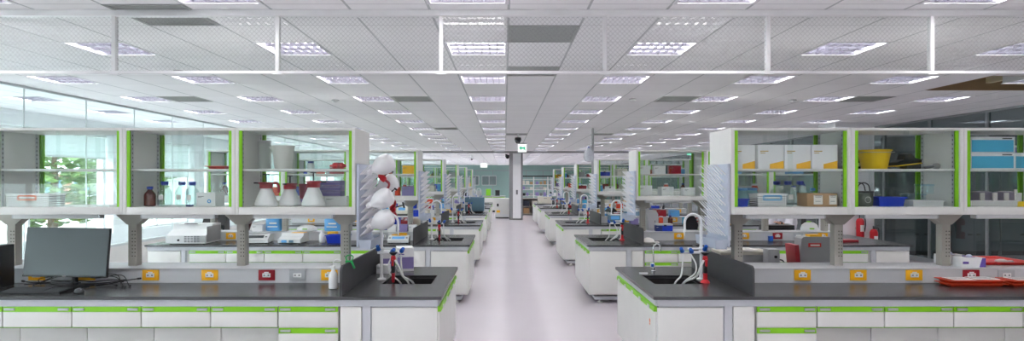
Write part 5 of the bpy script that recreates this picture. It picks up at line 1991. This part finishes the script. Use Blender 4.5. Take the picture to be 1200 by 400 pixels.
for k in range(3):
    r = thing('wall_cupboard', 'glazed wall cupboard on the far teal wall, %s left of the pillar' % ORD[k], 'cupboard', (-4.2 + 1.45 * k, Y1 - .22, 1.35), group='far wall cupboards')
    obj('carcass', MB(PANEL).box(-.6, .6, -.12, .16, 0, .8, .004), r)
    for a in (-1, 1):
        obj('door', MB(mat('cupboard_dark_glass', srgb(110, 124, 124), .2)).box(a * .02, a * .57, -.135, -.1205, .04, .76), r)

# ------------------------------------------------------------------ outside the windows on the left
gr = MB(mat('outside_paving', srgb(190, 192, 186), .9, var=.1, scale=.3))
gr.box(-60, XO - .26, -20, 70, -.15, -.05)
struct('ground_outside', gr)
random.seed(11)
LEAF = mat('leaf_green', srgb(104, 130, 74), .7, var=.3, scale=1.5)
BARK = mat('bark_brown', srgb(98, 80, 62), .9)


def tree(label, x, y, h, rad, n=420):
    r = thing('tree', label, 'tree', (x, y, -.05))
    obj('trunk', MB(BARK).tube([(0, 0, 0), (.08, 0, h * .35), (0, .1, h * .7)], [.16, .12, .06], 8), r)
    b = MB(LEAF)
    for i in range(n):
        t, ph = random.uniform(0, 2 * PI), math.acos(random.uniform(-1, 1))
        q = rad * random.uniform(.45, 1) ** .5
        c = Vector((q * math.sin(ph) * math.cos(t), q * math.sin(ph) * math.sin(t), h * .62 + q * .95 * math.cos(ph)))
        b.X = Matrix.Translation(c) @ Matrix.Rotation(random.uniform(0, PI), 4, 'Z') @ Matrix.Rotation(random.uniform(-.9, .9), 4, 'X')
        w = random.uniform(.12, .26)
        b.prism([(-w, 0), (0, -w * .6), (w, 0), (0, w * .6)], 'z', -.01, .01)
    obj('foliage', b, r)
    return r


tree('leafy light green tree outside the glazed corridor, first window', -15.6, 20.6, 4.4, 2.7, 2400)
tree('leafy green tree farther out beside the brick building', -17.2, 27.2, 5.2, 2.4, 1500)
tree('leafy green tree behind the brick building, outermost', -22.5, 21.0, 5.0, 2.8, 900)


def building(name, label, x0, x1, y0, y1, h, m, wm, fl_, nb):
    r = thing(name, label, 'building', ((x0 + x1) / 2, (y0 + y1) / 2, -.05))
    X_, Y_ = (x1 - x0) / 2, (y1 - y0) / 2
    obj('wall', MB(m).box(-X_, X_, -Y_, Y_, 0, h), r)
    obj('roof', MB(LGREY).box(-X_ - .15, X_ + .15, -Y_ - .15, Y_ + .15, h + .001, h + .2), r)
    for f in range(fl_):
        for k in range(nb):
            yy = -Y_ + (k + .5) * 2 * Y_ / nb
            w = .36 * 2 * Y_ / nb
            z = (f + .35) * h / fl_
            o = obj('window', MB(WPLAST).box(X_ + .001, X_ + .06, yy - w, yy + w, z, z + h / fl_ * .5), r)
            obj('pane', MB(wm).box(X_ + .0605, X_ + .07, yy - w + .06, yy + w - .06, z + .06, z + h / fl_ * .5 - .06), o)
    return r


BR = mat('brick_red', srgb(176, 122, 104), .9, var=.2, scale=9)
building('brick_building', 'low red brick building outside beyond the first windows', -34, -27, 24, 40, 2.2, BR, TEALB, 1, 5)
building('office_building', 'pale teal glazed office block outside the middle windows', -30, -23, 41, 62, 7.5, mat('office_pale', srgb(216, 230, 230), .6), mat('office_glass', srgb(140, 190, 190), .2), 3, 8)
building('office_building', 'white low annex outside the farther windows', -19, -15, 30, 39, 2.6, mat('annex_white', srgb(236, 238, 238), .7), mat('office_glass', (0, 0, 0)), 1, 4)

# ------------------------------------------------------------------ camera, light, view
sc = bpy.context.scene
cd = bpy.data.cameras.new('camera')
cam = bpy.data.objects.new('camera', cd)
C.objects.link(cam)
cam.location = (0, 0, CAMZ)
cam.rotation_euler = (PI / 2, 0, 0)
cd.sensor_width = 36
cd.lens = F / 1200 * 36
cd.shift_x = (600 - VX) / 1200
cd.shift_y = (VY - 200) / 1200
cd.clip_end = 400
cd.clip_start = .05
sc.camera = cam
w = bpy.data.worlds.new('sky')
sc.world = w
w.use_nodes = True
bg = w.node_tree.nodes['Background']
bg.inputs[0].default_value = (.87, .945, 1.0, 1)
bg.inputs[1].default_value = 7.0
sc.cycles.transparent_max_bounces = 64
sc.cycles.max_bounces = 10
sc.cycles.diffuse_bounces = 5
sc.cycles.glossy_bounces = 4
sc.view_settings.view_transform = 'Standard'
sc.view_settings.look = 'None'
sc.view_settings.gamma = 1
sc.view_settings.use_curve_mapping = False
sc.view_settings.exposure = 0.5
